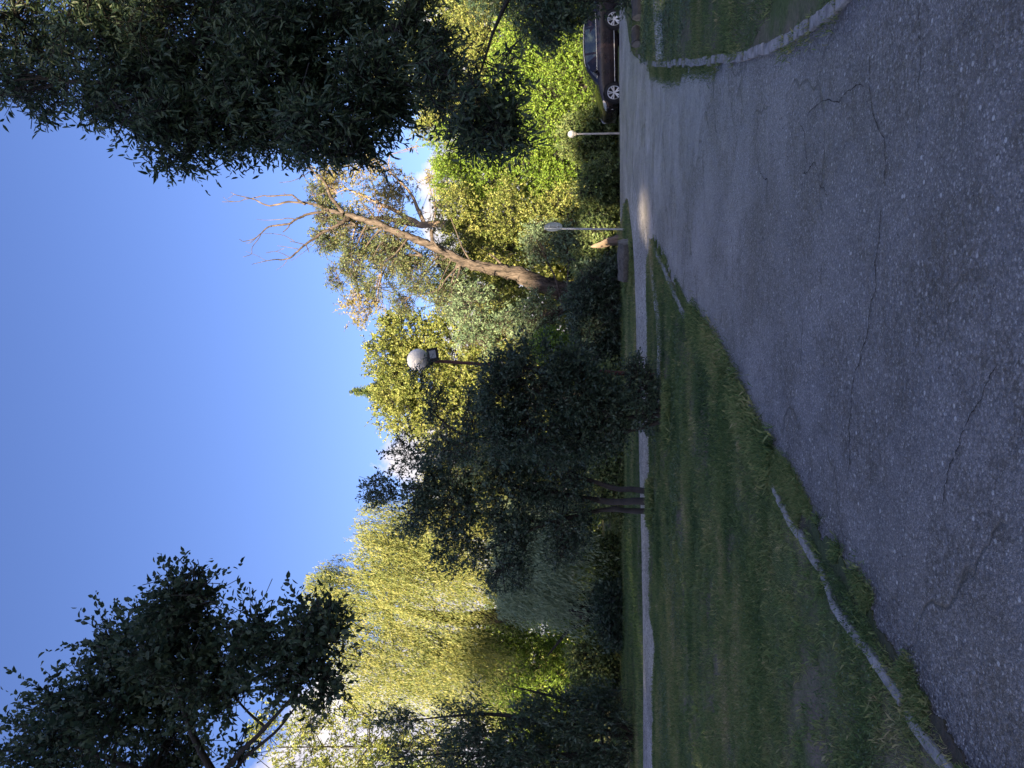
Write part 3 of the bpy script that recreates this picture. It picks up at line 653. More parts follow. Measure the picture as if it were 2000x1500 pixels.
# flood light: finned black housing with a framed glass, on a bracket
fc = P(807, 845, LD-.22); fr = Matrix.Rotation(R(-12), 3, 'Y') @ Matrix.Rotation(R(14), 3, 'Z') @ Matrix.Rotation(R(8), 3, 'X')
bm = bmesh.new(); box(bm, fc, (.27, .055, .225), fr, .012)
for i in range(7): box(bm, fc+fr @ Vector((-.11+i*.0367, .045, 0)), (.006, .05, .19), fr)
fl = bobj('flood_light', bm, M['blackmetal'], lamp)
def sub(o, parent): 
    o.parent = parent; o.location = (0, 0, 0)
bm = bmesh.new(); box(bm, fc+fr @ Vector((0, -.030, 0)), (.165, .006, .13), fr, .002); g = bobj('glass', bm, M['glass']); sub(g, fl)
bm = bmesh.new()
for s in ((0, -.033, .073, .20, .014, .016), (0, -.033, -.073, .20, .014, .016), (.092, -.033, 0, .016, .014, .13), (-.092, -.033, 0, .016, .014, .13)): box(bm, fc+fr @ Vector(s[:3]), s[3:], fr)
g = bobj('frame', bm, M['blackmetal']); sub(g, fl)
T = Tubes(); T.tube([list(gc-ax*.33), list(gc-ax*.33+Vector((.05, -.06, 0))), list(fc+Vector((0, .06, .0)))], [.012]*3, 8); T.build('bracket', M['blackmetal'], lamp)
# far globe lamp beyond the road's edge
b = P(1240, 1226, 31.0); b.z = -.235; t = P(1238, 1116, 31.0)
fl2 = empty('street_lamp', b); tag(fl2, 'small pale lamp post with a white globe standing beyond the road beside the dark car', 'street lamp')
T = Tubes(); T.tube([list(b), list(b+(t-b)*.5), list(b+(t-b)*.92)], [.045, .038, .034], 12); T.build('pole', M['palepost'], fl2)
bm = bmesh.new(); lathe(bm, [(.05, -.2), (.08, -.17), (.08, -.10), (.06, -.09)], t, 20); bobj('collar', bm, M['palepost'], fl2, True)
bm = bmesh.new(); bmesh.ops.create_uvsphere(bm, u_segments=32, v_segments=20, radius=.145)
for v in bm.verts: v.co += t
bobj('globe', bm, M['globe'], fl2, True)
# round road sign seen from behind, turned away
SD = 24.6; sb = P(1052, 1218, SD); sb.z = -.05; stp = P(1053.5, 1063, SD)
sg = empty('road_sign', sb); tag(sg, 'round metal road sign seen edge-on from behind on a thin grey post', 'road sign')
T = Tubes(); T.tube([list(sb), list(sb+(stp-sb)*.5), list(stp)], [.033]*3, 12); T.build('post', M['galv'], sg)
dc = P(1057, 1080.5, SD+.06); sr = Matrix.Rotation(R(50), 3, 'Z')
bm = bmesh.new(); lathe(bm, [(.285, -.004), (.295, -.002), (.295, .012), (.282, .012), (.280, .0), (.10, .0)], (0, 0, 0), 40)
for v in bm.verts: v.co = dc+sr @ Vector((v.co.x, -v.co.z, v.co.y))
bobj('sign_plate', bm, M['signback'], sg)
bm = bmesh.new()
box(bm, dc+sr @ Vector((0, -.02, 0)), (.03, .014, .40), sr)
for z in (.13, -.13): box(bm, dc+sr @ Vector((0, -.02, z)), (.20, .012, .03), sr); box(bm, dc+Vector((-.03, -.04, z)), (.09, .09, .03))
bobj('bracket', bm, M['galv'], sg)

# ------------------------------------------------------------------ logs and stump
def log(name, label, a, b, r, m, seed, group=None, flat=.0):
    rr = random.Random(seed); root = empty(name, (a[0], a[1], 0)); tag(root, label, 'log', group)
    a = Vector(a); b = Vector(b); d = (b-a).normalized(); s = d.cross(Vector((0, 0, 1))).normalized(); u = s.cross(d)
    bm = bmesh.new(); rings = []; k = 26; n = 14
    off = [1+.09*math.sin(3*i*2*math.pi/k+seed)+.05*math.sin(7*i*2*math.pi/k)+.06*rr.random() for i in range(k)]
    for j in range(n):
        c = a+(b-a)*(j/(n-1)); rj_ = r*(1+.07*math.sin(j*.8+seed)+.03*rr.random()-(.12 if j > 9 else 0))
        rings.append([bm.verts.new(c+s*math.cos(2*math.pi*i/k)*rj_*off[i]+u*math.sin(2*math.pi*i/k)*rj_*off[i]*(1-flat)+Vector((0, 0, .01*(rr.random()-.5)))) for i in range(k)])
    for p, q in zip(rings[:-1], rings[1:]):
        for i in range(k): bm.faces.new((p[i], p[(i+1) % k], q[(i+1) % k], q[i]))
    bmesh.ops.recalc_face_normals(bm, faces=bm.faces[:]); bobj('bark', bm, m, root, True)
    # the sawn end: a dished disc with a drying split across it
    for c, sg_ in ((a, -1), (b, 1)):
        bm = bmesh.new(); cr = [[bm.verts.new(c+d*sg_*(.004-.012*(1-q))+(s*math.cos(2*math.pi*i/k)+u*math.sin(2*math.pi*i/k)*(1-flat))*r*off[i]*q) for i in range(k)] for q in (.99, .7, .4, .12)]
        for p, q in zip(cr[:-1], cr[1:]):
            for i in range(k): bm.faces.new((p[i], p[(i+1) % k], q[(i+1) % k], q[i]))
        bm.faces.new(cr[-1])
        bobj('sawn_end', bm, M['sawn'], root)
    return root
M['sawn'] = noisy(mat('sawn_end_grain', rough=.95), 9, [(.3, (.12, .115, .108)), (.7, (.26, .25, .235))], bump=.01, bscale=40)
# a long thick log lying behind the path, its sawn end towards the road
a = G(1028, 1231, 0); a.z = .155; b = Vector((a.x-.95, a.y+.75, .13))
log('fallen_log', 'thick weathered log lying beyond the path beside the round road sign', a+Vector((0, 0, 0)), b, .175, M['log'], 4)
a = G(1414, 1254, 0); a.z = .11; b = G(1458, 1256, 0); b.z = .12; b.y += .35
M['darklog'] = noisy(mat('dark_log', rough=.95), 3, [(.3, (.045, .045, .045)), (.7, (.10, .098, .095))], bump=.02, bscale=20, stretch=(1, 6, 6))
log('fallen_log', 'short dark log half sunk in the right-hand grass, nearest the kerb corner', a, b, .125, M['darklog'], 7)
a = G(1466, 1256, 0); a.z = .11; b = G(1535, 1255, 0); b.z = .12
log('fallen_log', 'dark log in the right-hand grass running out past the picture edge', a, b, .13, M['darklog'], 9)
# broken stump, sunlit
sd_ = 28.0; rs = np.random.default_rng(8)
st = empty('tree_stump', (P(1025, 1200, sd_).x, sd_, -.2)); tag(st, 'pale broken leaning tree stump behind the thick weathered log', 'stump')
T = Tubes(); T.tube([list(P(1031, 1226, sd_)), list(P(1030, 1205, sd_)), list(P(1027, 1190, sd_)), list(P(1022, 1174, sd_)), list(P(1019, 1160, sd_+.05)), list(P(1018, 1154, sd_+.05))], [.19, .18, .14, .09, .055, .02], 26, .9, rs); T.tube([list(P(1036, 1226, sd_-.1)), list(P(1034, 1205, sd_-.1)), list(P(1033, 1188, sd_-.08)), list(P(1030, 1178, sd_-.05))], [.11, .09, .05, .015], 14, .9, rs); T.build('trunk', M['palebark'], st)

# ------------------------------------------------------------------ the parked car
def paint(name, col, rough=.25):
    m = mat(name, col, rough, .2, .5); b = bs(m); b.inputs['Coat Weight'].default_value = .35; b.inputs['Coat Roughness'].default_value = .08
    nt = m.node_tree; n = N(nt, 'ShaderNodeTexNoise'); n.inputs['Scale'].default_value = 4; tc = N(nt, 'ShaderNodeTexCoord'); nt.links.new(tc.outputs['Object'], n.inputs['Vector'])
    mr = N(nt, 'ShaderNodeMapRange'); nt.links.new(n.outputs[0], mr.inputs[0]); mr.inputs[3].default_value = rough*.7; mr.inputs[4].default_value = rough*1.6; nt.links.new(mr.outputs[0], b.inputs['Roughness'])
    return m
M['carpaint'] = paint('dark_plum_paint', (.014, .009, .013))
M['carglass'] = mat('car_glass', (.02, .03, .035), .05, 0, .9); bs(M['carglass']).inputs['Coat Weight'].default_value = .5
M['tyre'] = noisy(mat('tyre_rubber', rough=.9), 20, [(.3, (.012, .012, .013)), (.7, (.025, .025, .026))])
M['alloy'] = mat('alloy', (.62, .63, .65), .35, .6); M['chrome'] = mat('chrome_trim', (.75, .77, .8), .2, .9)
M['well'] = mat('wheel_well', (.006, .006, .007), .9)
M['lens'] = mat('headlight_lens', (.55, .60, .62), .08, .2, .8)
def car(loc, label):
    root = empty('parked_car', loc); tag(root, label, 'car')
    def fin(o): o.location = (0, 0, 0); return o                     # car meshes are local to the car: x back from the nose, y across, z up
    S = [  # s, low, belt, top, half width low, half width belt, half width top
        (0.00, .34, .52, .60, .50, .52, .48), (0.05, .24, .60, .68, .70, .74, .62), (0.16, .20, .68, .745, .80, .84, .66), (0.40, .20, .76, .80, .86, .885, .68), (.75, .20, .84, .875, .87, .895, .70),
        (1.05, .20, .91, .94, .87, .90, .72), (1.22, .20, .945, .985, .87, .90, .73), (1.50, .20, .96, 1.16, .87, .90, .66), (1.80, .20, .97, 1.34, .87, .90, .62), (2.05, .20, .975, 1.425, .87, .90, .60), (2.4, .20, .985, 1.475, .87, .90, .60),
        (2.9, .20, 1.0, 1.49, .87, .90, .60), (3.4, .20, 1.015, 1.475, .87, .90, .60), (3.8, .20, 1.03, 1.43, .87, .895, .59), (4.05, .22, 1.04, 1.37, .86, .88, .57), (4.25, .26, 1.03, 1.19, .83, .85, .60), (4.36, .30, .98, 1.03, .78, .80, .64), (4.43, .36, .80, .86, .66, .70, .60)]
    def sec(r):
        s, lo, be, tp, wl, wb, wt = r
        return [(0, lo), (wl*.93, lo), (wl, lo+.07), (wl+.02, lo+.20), (wb, lo+(be-lo)*.55), (wb+.012, lo+(be-lo)*.80), (wb-.01, be-.015), (wb-.035, be), (wt+.03, tp-.045), (wt-.05, tp-.008), (wt*.5, tp+.01), (0, tp+.014)]
    bm = bmesh.new(); rings = []
    for r in S:
        h = sec(r); pts = h+[(-y, z) for y, z in h[-2:0:-1]]
        rings.append([bm.verts.new((r[0], y, z)) for y, z in pts])
    k = len(rings[0])
    for a, b in zip(rings[:-1], rings[1:]):
        for i in range(k): bm.faces.new((a[i], a[(i+1) % k], b[(i+1) % k], b[i]))
    bm.faces.new(rings[0][::-1]); bm.faces.new(rings[-1]); bmesh.ops.recalc_face_normals(bm, faces=bm.faces[:])
    body = fin(bobj('body', bm, M['carpaint'], root, True))
    def side(s, z):          # half width of the body at s, z
        for a, b in zip(S[:-1], S[1:]):
            if a[0] <= s <= b[0]:
                t = (s-a[0])/(b[0]-a[0]); r = [a[i]*(1-t)+b[i]*t for i in range(7)]
                h = sec(r)
                for p, q in zip(h[1:], h[2:]):
                    if p[1] <= z <= q[1] and q[1] > p[1]: return p[0]+(q[0]-p[0])*(z-p[1])/(q[1]-p[1])
        return .6
    def decal(name, outline, m, off, parent=None, th=0.0):
        """thin panel following the flank on both sides"""
        o = None
        for sgn in (-1, 1):
            bm = bmesh.new(); vs = [bm.verts.new((s, sgn*(side(s, z)+off), z)) for s, z in outline]; bm.faces.new(vs)
            bmesh.ops.triangulate(bm, faces=bm.faces[:])
            e = bmesh.ops.extrude_face_region(bm, geom=bm.faces[:]); 
            for v in [g for g in e['geom'] if isinstance(g, bmesh.types.BMVert)]: v.co.y += sgn*(.006+th)
            bmesh.ops.recalc_face_normals(bm, faces=bm.faces[:]); o = bobj(name, bm, m); o.parent = parent or root
    fw_ = [(1.42, .985), (2.30, 1.005), (2.34, 1.40), (2.12, 1.375), (1.85, 1.28), (1.62, 1.14)]
    rw = [(2.38, 1.007), (3.28, 1.035), (3.30, 1.40), (2.9, 1.42), (2.42, 1.405)]
    qw = [(3.34, 1.04), (3.80, 1.06), (3.95, 1.20), (3.70, 1.34), (3.36, 1.395)]
    for wnd in (fw_, rw, qw): decal('side_window', wnd, M['carglass'], -.004)
    # windscreen and rear window
    for nm, i0, i1 in (('windscreen', 6, 9), ('rear_window', 14, 16)):
        bm = bmesh.new(); rr_ = []
        for r in S[i0:i1+1]:
            rr_.append([bm.verts.new((r[0]+(-.006 if nm == 'windscreen' else .006), y, r[3]+.012-.03*abs(y/r[6])**3*.6)) for y in np.linspace(-r[6]*.86, r[6]*.86, 7)])
        for a, b in zip(rr_[:-1], rr_[1:]):
            for i in range(6): bm.faces.new((a[i], a[i+1], b[i+1], b[i]))
        fin(bobj(nm, bm, M['carglass'], root, True))
    # bright strip under the glass, roof rail and sill strip
    def strip(name, pts, wz, m, off=.004):
        for sgn in (-1, 1):
            bm = bmesh.new(); pr = None
            for s, z in pts:
                y = side(s, z)+off; q = [bm.verts.new((s, sgn*(y-.006), z-wz/2)), bm.verts.new((s, sgn*(y+.008), z-wz/2)), bm.verts.new((s, sgn*(y+.008), z+wz/2)), bm.verts.new((s, sgn*(y-.006), z+wz/2))]
                if pr:
                    for i in range(4): bm.faces.new((pr[i], pr[(i+1) % 4], q[(i+1) % 4], q[i]))
                else: bm.faces.new(q)
                pr = q
            bm.faces.new(pr[::-1]); bmesh.ops.recalc_face_normals(bm, faces=bm.faces[:]); fin(bobj(name, bm, m, root))
    strip('window_trim', [(1.40, .966), (1.9, .975), (2.4, .988), (2.9, 1.003), (3.4, 1.018), (3.8, 1.036)], .02, M['chrome'])
    strip('roof_rail', [(1.95, 1.375), (2.1, 1.415), (2.4, 1.452), (2.9, 1.466), (3.4, 1.452), (3.75, 1.41)], .022, M['chrome'])
    strip('sill_trim', [(1.15, .32), (1.6, .33), (2.2, .34), (2.8, .35), (3.25, .36)], .018, M['alloy'])
    strip('door_crease', [(1.1, .50), (1.6, .52), (2.2, .55), (2.8, .59), (3.2, .63)], .014, M['carpaint'], .006)
    for s0 in (1.33, 2.36, 3.33): 
        decal('door_seam', [(s0, .30), (s0+.012, .30), (s0+.012, .95), (s0, .95)], M['well'], -.0045)
    for s0 in (2.17, 3.14):
        for sgn in (-1, 1):
            bm = bmesh.new(); box(bm, (s0, sgn*(.917), .885), (.19, .03, .028), None, .006); fin(bobj('door_handle', bm, M['carpaint'], root))
    for sgn in (-1, 1):
        bm = bmesh.new(); box(bm, (1.60, sgn*1.0, 1.03), (.12, .20, .15), Matrix.Rotation(R(sgn*8), 3, 'Z'), .035); box(bm, (1.62, sgn*.90, .975), (.06, .10, .03)); mo = fin(bobj('wing_mirror', bm, M['carpaint'], root, True))
        # headlight wraps round the corner
        bm = bmesh.new(); a = [(.045, .62, .575), (.16, .80, .60), (.36, .885, .66), (.50, .905, .74), (.38, .885, .765), (.16, .82, .715), (.05, .70, .665)]
        vs = [bm.verts.new((s, sgn*(y+.012), z)) for s, y, z in a]; bm.faces.new(vs); bmesh.ops.triangulate(bm, faces=bm.faces[:])
        e = bmesh.ops.extrude_face_region(bm, geom=bm.faces[:])
        for v in [g for g in e['geom'] if isinstance(g, bmesh.types.BMVert)]: v.co.y += sgn*.012; v.co.x -= .01
        bmesh.ops.recalc_face_normals(bm, faces=bm.faces[:]); fin(bobj('headlight', bm, M['lens'], root))
        bm = bmesh.new(); q = bmesh.ops.create_uvsphere(bm, u_segments=14, v_segments=10, radius=.05)
        for v in bm.verts: v.co = Vector((v.co.x*.6+.10, v.co.y+sgn*.72, v.co.z+.42))
        fin(bobj('fog_light', bm, M['lens'], root, True))
        bm = bmesh.new(); box(bm, (4.37, sgn*.70, .88), (.10, .22, .13), None, .03); fin(bobj('tail_light', bm, M['tail'], root))
        for wx in (.84, 3.54):
            # dark wheel arch, tyre, rim with ten spokes in pairs
            bm = bmesh.new(); k = 36; y0 = .80; y1 = .908
            pr = []
            for i in range(k):
                th = 2*math.pi*i/k; c, s_ = math.cos(th), math.sin(th); rad = .41
                pr.append((bm.verts.new((wx+rad*c, sgn*y0, .345+max(rad*s_, -.16))), bm.verts.new((wx+rad*c, sgn*y1, .345+max(rad*s_, -.16)))))
            bm.faces.new([p[1] for p in pr])
            for i in range(k): a, b = pr[i], pr[(i+1) % k]; bm.faces.new((a[0], b[0], b[1], a[1]))
            bmesh.ops.recalc_face_normals(bm, faces=bm.faces[:]); fin(bobj('wheel_arch', bm, M['well'], root))
            wh = bpy.data.objects.new('wheel', None); COL.objects.link(wh); wh.parent = root; wh.location = (wx, sgn*.86, .345)
            def ringm(prof, kk=48):
                bm = bmesh.new(); rg_ = []
                for r_, y_ in prof: rg_.append([bm.verts.new((r_*math.cos(2*math.pi*i/kk), sgn*y_, r_*math.sin(2*math.pi*i/kk))) for i in range(kk)])
                for a, b in zip(rg_[:-1], rg_[1:]):
                    for i in range(kk): bm.faces.new((a[i], a[(i+1) % kk], b[(i+1) % kk], b[i]))
                return bm
            def sub0(o): o.parent = wh; o.location = (0, 0, 0)
            bm = ringm([(.245, .05), (.26, .075), (.31, .078), (.338, .065), (.345, .03), (.345, -.11), (.32, -.13)]); bmesh.ops.recalc_face_normals(bm, faces=bm.faces[:]); sub0(bobj('tyre', bm, M['tyre'], None, True))
            bm = ringm([(.228, -.02), (.225, .06), (.238, .078), (.252, .07), (.250, .03)])
            for j in range(5):
                for dd in (-.2, .2):
                    th = 2*math.pi*j/5+dd+.3; c, s_ = math.cos(th), math.sin(th); t0 = 2*math.pi*j/5+dd*.6+.3
                    p0 = Vector((.045*math.cos(t0), 0, .045*math.sin(t0))); p1 = Vector((.232*c, 0, .232*s_)); nn = Vector((-s_, 0, c))
                    vs = []
                    for q, ww, yy in ((p0, .016, .055), (p1, .026, .07)):
                        for a_ in (-1, 1):
                            for b_ in (0, -.03): vs.append(bm.verts.new((q.x+nn.x*ww*a_, sgn*(yy+b_), q.z+nn.z*ww*a_)))
                    for f in ((0, 2, 6, 4), (1, 3, 7, 5), (0, 1, 5, 4), (2, 3, 7, 6)): bm.faces.new([vs[i] for i in f])
            hb = [bm.verts.new((.055*math.cos(2*math.pi*i/20), sgn*.066, .055*math.sin(2*math.pi*i/20))) for i in range(20)]; bm.faces.new(hb)
            bmesh.ops.recalc_face_normals(bm, faces=bm.faces[:]); sub0(bobj('rim', bm, M['alloy']))
            bm = bmesh.new(); vs = [bm.verts.new((.235*math.cos(2*math.pi*i/24), sgn*.02, .235*math.sin(2*math.pi*i/24))) for i in range(24)]; bm.faces.new(vs); sub0(bobj('brake_disc', bm, M['well']))
    # grille, plate-less bumper mouth and number plate recess
    bm = bmesh.new()
    for i in range(5): box(bm, (.035+.012*abs(i-2), 0, .40+i*.045), (.03, .80-.04*abs(i-2), .016), None, .004)
    fin(bobj('grille', bm, M['chrome'], root)); bm = bmesh.new(); box(bm, (.03, 0, .45), (.05, .86, .22), None, .02); fin(bobj('grille_mouth', bm, M['well'], root))
    # short nose: the front overhang is drawn in towards the front wheel
    for ch in root.children:
        if ch.type == 'MESH' and ch.name.split('.')[0] != 'wheel_arch':
            for v in ch.data.vertices:
                if v.co.x < .84: v.co.x = .84-(.84-v.co.x)*.74
    return root
M['tail'] = mat('tail_light', (.25, .01, .01), .15, 0, .6)
cp = V3(9.84, 29.3, 0); cp.z = -.235
car(cp, 'dark plum hatchback parked side-on at the far edge of the road, rear hidden by leaves')

# ------------------------------------------------------------------ trees and shrubs
# big tree on the right, its crown hanging over the road; the trunk stands outside the picture
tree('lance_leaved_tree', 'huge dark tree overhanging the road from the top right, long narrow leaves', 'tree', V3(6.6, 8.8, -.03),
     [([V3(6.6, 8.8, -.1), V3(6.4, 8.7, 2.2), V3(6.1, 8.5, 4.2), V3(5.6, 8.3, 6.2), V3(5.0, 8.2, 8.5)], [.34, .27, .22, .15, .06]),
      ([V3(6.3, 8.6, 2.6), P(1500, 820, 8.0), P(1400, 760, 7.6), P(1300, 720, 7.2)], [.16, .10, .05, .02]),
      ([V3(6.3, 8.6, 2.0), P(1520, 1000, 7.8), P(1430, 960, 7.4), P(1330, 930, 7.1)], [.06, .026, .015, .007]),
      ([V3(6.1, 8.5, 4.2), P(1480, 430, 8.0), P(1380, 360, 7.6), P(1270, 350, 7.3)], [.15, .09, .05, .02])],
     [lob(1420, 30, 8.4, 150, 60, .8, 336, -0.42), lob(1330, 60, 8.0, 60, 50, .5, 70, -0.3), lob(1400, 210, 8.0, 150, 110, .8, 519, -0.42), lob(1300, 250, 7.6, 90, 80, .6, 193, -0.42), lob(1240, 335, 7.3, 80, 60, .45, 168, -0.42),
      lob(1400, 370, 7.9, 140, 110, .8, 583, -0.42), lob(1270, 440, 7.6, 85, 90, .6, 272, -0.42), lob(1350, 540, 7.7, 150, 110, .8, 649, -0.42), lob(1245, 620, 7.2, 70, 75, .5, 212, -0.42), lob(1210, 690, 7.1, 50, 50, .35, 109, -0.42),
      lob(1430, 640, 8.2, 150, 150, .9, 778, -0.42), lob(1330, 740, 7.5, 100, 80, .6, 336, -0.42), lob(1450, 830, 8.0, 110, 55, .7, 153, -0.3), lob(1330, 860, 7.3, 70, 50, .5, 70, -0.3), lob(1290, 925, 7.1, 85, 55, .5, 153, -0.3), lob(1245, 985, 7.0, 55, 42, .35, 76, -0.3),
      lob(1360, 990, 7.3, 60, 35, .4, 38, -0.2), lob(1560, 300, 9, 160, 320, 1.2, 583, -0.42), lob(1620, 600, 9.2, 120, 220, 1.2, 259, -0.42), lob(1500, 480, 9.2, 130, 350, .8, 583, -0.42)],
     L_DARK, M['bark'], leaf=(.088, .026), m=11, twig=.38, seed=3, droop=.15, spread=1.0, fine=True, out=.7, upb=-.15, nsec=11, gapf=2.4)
# lower dark boughs hanging in front of the car
tree('lance_leaved_tree', 'dark tree at the right edge whose low leaves hide the rear of the parked car', 'tree', V3(12.6, 19.5, -.03),
     [([V3(12.6, 19.5, -.1), V3(12.3, 19.4, 2.0), V3(11.6, 19.2, 4.5), V3(11.0, 19, 6.5)], [.28, .22, .14, .05]), ([V3(12.4, 19.4, 1.9), P(1510, 1090, 19), P(1430, 1080, 18.6)], [.09, .05, .02])],
     [lob(1480, 1050, 19, 70, 45, 1.0, 300, -.6), lob(1455, 1098, 18.8, 48, 26, .9, 150, -.4), lob(1520, 1140, 19, 38, 38, .9, 150, -.4), lob(1462, 1140, 18.7, 22, 16, .5, 26, -.1), lob(1530, 1000, 19.4, 70, 70, 1.2, 300), lob(1425, 1075, 18.7, 26, 18, .5, 30, -.2), lob(1500, 1212, 18.5, 24, 9, .4, 20, -.2), lob(1570, 950, 19.6, 80, 120, 1.5, 500), lob(1600, 1100, 19.6, 80, 90, 1.5, 400)],
     L_DARK, M['bark'], leaf=(.125, .042), m=12, twig=.5, seed=4, droop=.4, spread=.8, out=.7, upb=.0, gapf=2.0)
# elm-like tree on the left
tree('broad_leaved_tree', 'dark elm-like tree reaching into the top left, broad pointed leaves in flat sprays', 'tree', V3(-4.9, 6.9, -.03),
     [([V3(-4.9, 6.9, -.1), V3(-4.7, 6.8, 2), V3(-4.3, 6.7, 3.6), P(-60, 430, 6.7), P(0, 260, 6.7), P(60, 100, 6.8)], [.15, .11, .07, .045, .028, .010]),
      ([P(-90, 400, 6.7), P(0, 440, 6.6), P(60, 500, 6.5), P(135, 570, 6.4), P(240, 630, 6.3)], [.04, .026, .020, .014, .005]),
      ([P(-90, 430, 6.8), P(10, 465, 6.7), P(70, 540, 6.6), P(150, 600, 6.5)], [.03, .018, .013, .005]),
      ([P(-40, 430, 6.7), P(100, 360, 6.6), P(220, 330, 6.4), P(350, 325, 6.2)], [.04, .024, .014, .005])],
     [lob(50, 100, 6.9, 75, 85, .5, 174, -0.28), lob(140, 130, 6.8, 60, 70, .4, 98, -0.28), lob(120, 230, 6.8, 130, 80, .5, 267, -0.28), lob(235, 215, 6.6, 55, 50, .3, 64, -0.28), lob(60, 330, 7.0, 130, 70, .5, 221, -0.28), lob(215, 320, 6.5, 110, 75, .45, 250, -0.28),
      lob(345, 360, 6.3, 50, 45, .3, 60, -.2), lob(315, 345, 6.3, 62, 55, .3, 75, -0.28), lob(190, 420, 6.6, 100, 65, .4, 174, -0.28), lob(255, 480, 6.4, 60, 50, .3, 64, -0.28), lob(215, 560, 6.4, 85, 60, .35, 133, -0.28), lob(280, 620, 6.3, 55, 55, .3, 75, -0.28), lob(180, 630, 6.5, 70, 35, .3, 51, -0.28), lob(-60, 200, 7.2, 100, 220, .6, 233, -0.28), lob(40, 470, 6.9, 40, 25, .2, 14, -0.28)],
     L_ELM, M['twig'], leaf=(.058, .036), m=14, twig=.46, seed=5, droop=.0, spread=.75, fine=True, out=.9, upb=.5, nsec=12, gapf=3.0, twr=(.004, .0015), upb_l=.9)
# the two dark shrubs in the middle
tree('leafy_shrub', 'dark round-headed shrub in the centre beside the road, in front of the large globe lamp', 'shrub', V3(*G(692, 1308, -.03)),
     [([G(700, 1308, -.1), P(705, 1230, 14.2), P(700, 1130, 14.2), P(710, 1000, 14.2)], [.06, .05, .04, .015]), ([G(680, 1306, -.1), P(655, 1220, 14.3), P(672, 1130, 14.3), P(660, 1010, 14.3)], [.05, .04, .03, .012]), ([G(690, 1307, -.1), P(680, 1200, 14.1), P(760, 1100, 14), P(790, 1000, 14)], [.05, .04, .03, .012]),
      ([P(665, 1080, 14.4), P(632, 950, 14.5), P(662, 880, 14.5), P(700, 842, 14.5), P(770, 822, 14.4)], [.03, .028, .022, .014, .005]), ([P(660, 1010, 14.3), P(625, 870, 14.6), P(630, 780, 14.6)], [.025, .015, .005])],
     [lob(715, 975, 14.2, 95, 50, .8, 496, -0.5), lob(770, 1040, 14.0, 75, 70, .7, 439, -0.5), lob(680, 1060, 14.2, 95, 80, .8, 592, -0.5), lob(735, 1130, 14.1, 85, 65, .7, 496, -0.5), lob(650, 1000, 14.5, 60, 60, .6, 286, -0.5), lob(690, 1190, 14.2, 80, 50, .6, 362, -0.5), lob(720, 1255, 14.1, 75, 35, .5, 219, -0.4), lob(650, 1130, 14.4, 60, 60, .6, 248, -0.5), lob(780, 1235, 14.0, 25, 28, .25, 29, -0.5),
      lob(790, 1105, 14.0, 40, 40, .4, 88, -0.5), lob(640, 880, 14.6, 50, 55, .5, 95, -0.2), lob(700, 850, 14.5, 50, 22, .35, 44, -0.2), lob(770, 820, 14.4, 28, 22, .2, 15, -0.5), lob(650, 780, 14.6, 35, 35, .35, 40, -0.2), lob(605, 790, 14.7, 40, 50, .4, 55, -0.2), lob(690, 920, 14.4, 60, 30, .4, 80, -0.3)],
     L_SHRUB, M['twig'], leaf=(.075, .034), m=12, twig=.36, seed=6, droop=.1, spread=.9, out=.8, upb=.3, nsec=9, gapf=2.6, twr=(.005, .002))
tree('leafy_shrub', 'taller dark many-stemmed shrub left of the round-headed shrub, standing by the gravel path', 'shrub', V3(*G(520, 1272, -.03)),
     [([G(520, 1274, -.1), P(522, 1170, 18.3), P(540, 1060, 18.3), P(560, 950, 18.3), P(545, 800, 18.3)], [.085, .07, .055, .04, .015]), ([G(538, 1274, -.1), P(548, 1190, 18.2), P(590, 1080, 18.2), P(610, 960, 18.2)], [.07, .06, .045, .02]),
      ([G(502, 1273, -.1), P(505, 1180, 18.4), P(480, 1070, 18.4), P(430, 960, 18.4)], [.065, .055, .04, .02]), ([P(480, 1060, 18.4), P(500, 930, 18.5), P(475, 830, 18.5)], [.05, .03, .01])],
     [lob(540, 745, 18.3, 35, 40, .5, 90, -.2), lob(500, 800, 18.4, 60, 50, .7, 172, -.35), lob(580, 880, 18.3, 75, 60, .8, 285, -.5), lob(510, 880, 18.3, 80, 60, .8, 285, -.5), lob(430, 900, 18.4, 60, 60, .7, 172, -.35), lob(385, 985, 18.4, 45, 55, .6, 127, -.35), lob(600, 980, 18.2, 60, 70, .9, 300, -.5), lob(525, 990, 18.2, 80, 70, .9, 400, -.6),
      lob(450, 1000, 18.3, 60, 45, .8, 180, -.4), lob(590, 1090, 18.2, 85, 70, .8, 360), lob(500, 1100, 18.3, 80, 70, .8, 315, -.6), lob(420, 1100, 18.4, 40, 40, .5, 80, -.3), lob(560, 830, 18.3, 60, 30, .5, 97, -.3)],
     L_SHRUB, M['twig'], leaf=(.085, .046), m=12, twig=.42, seed=7, droop=.05, spread=.95, out=.7, upb=.3, nsec=8, gapf=2.0, twr=(.006, .0025))
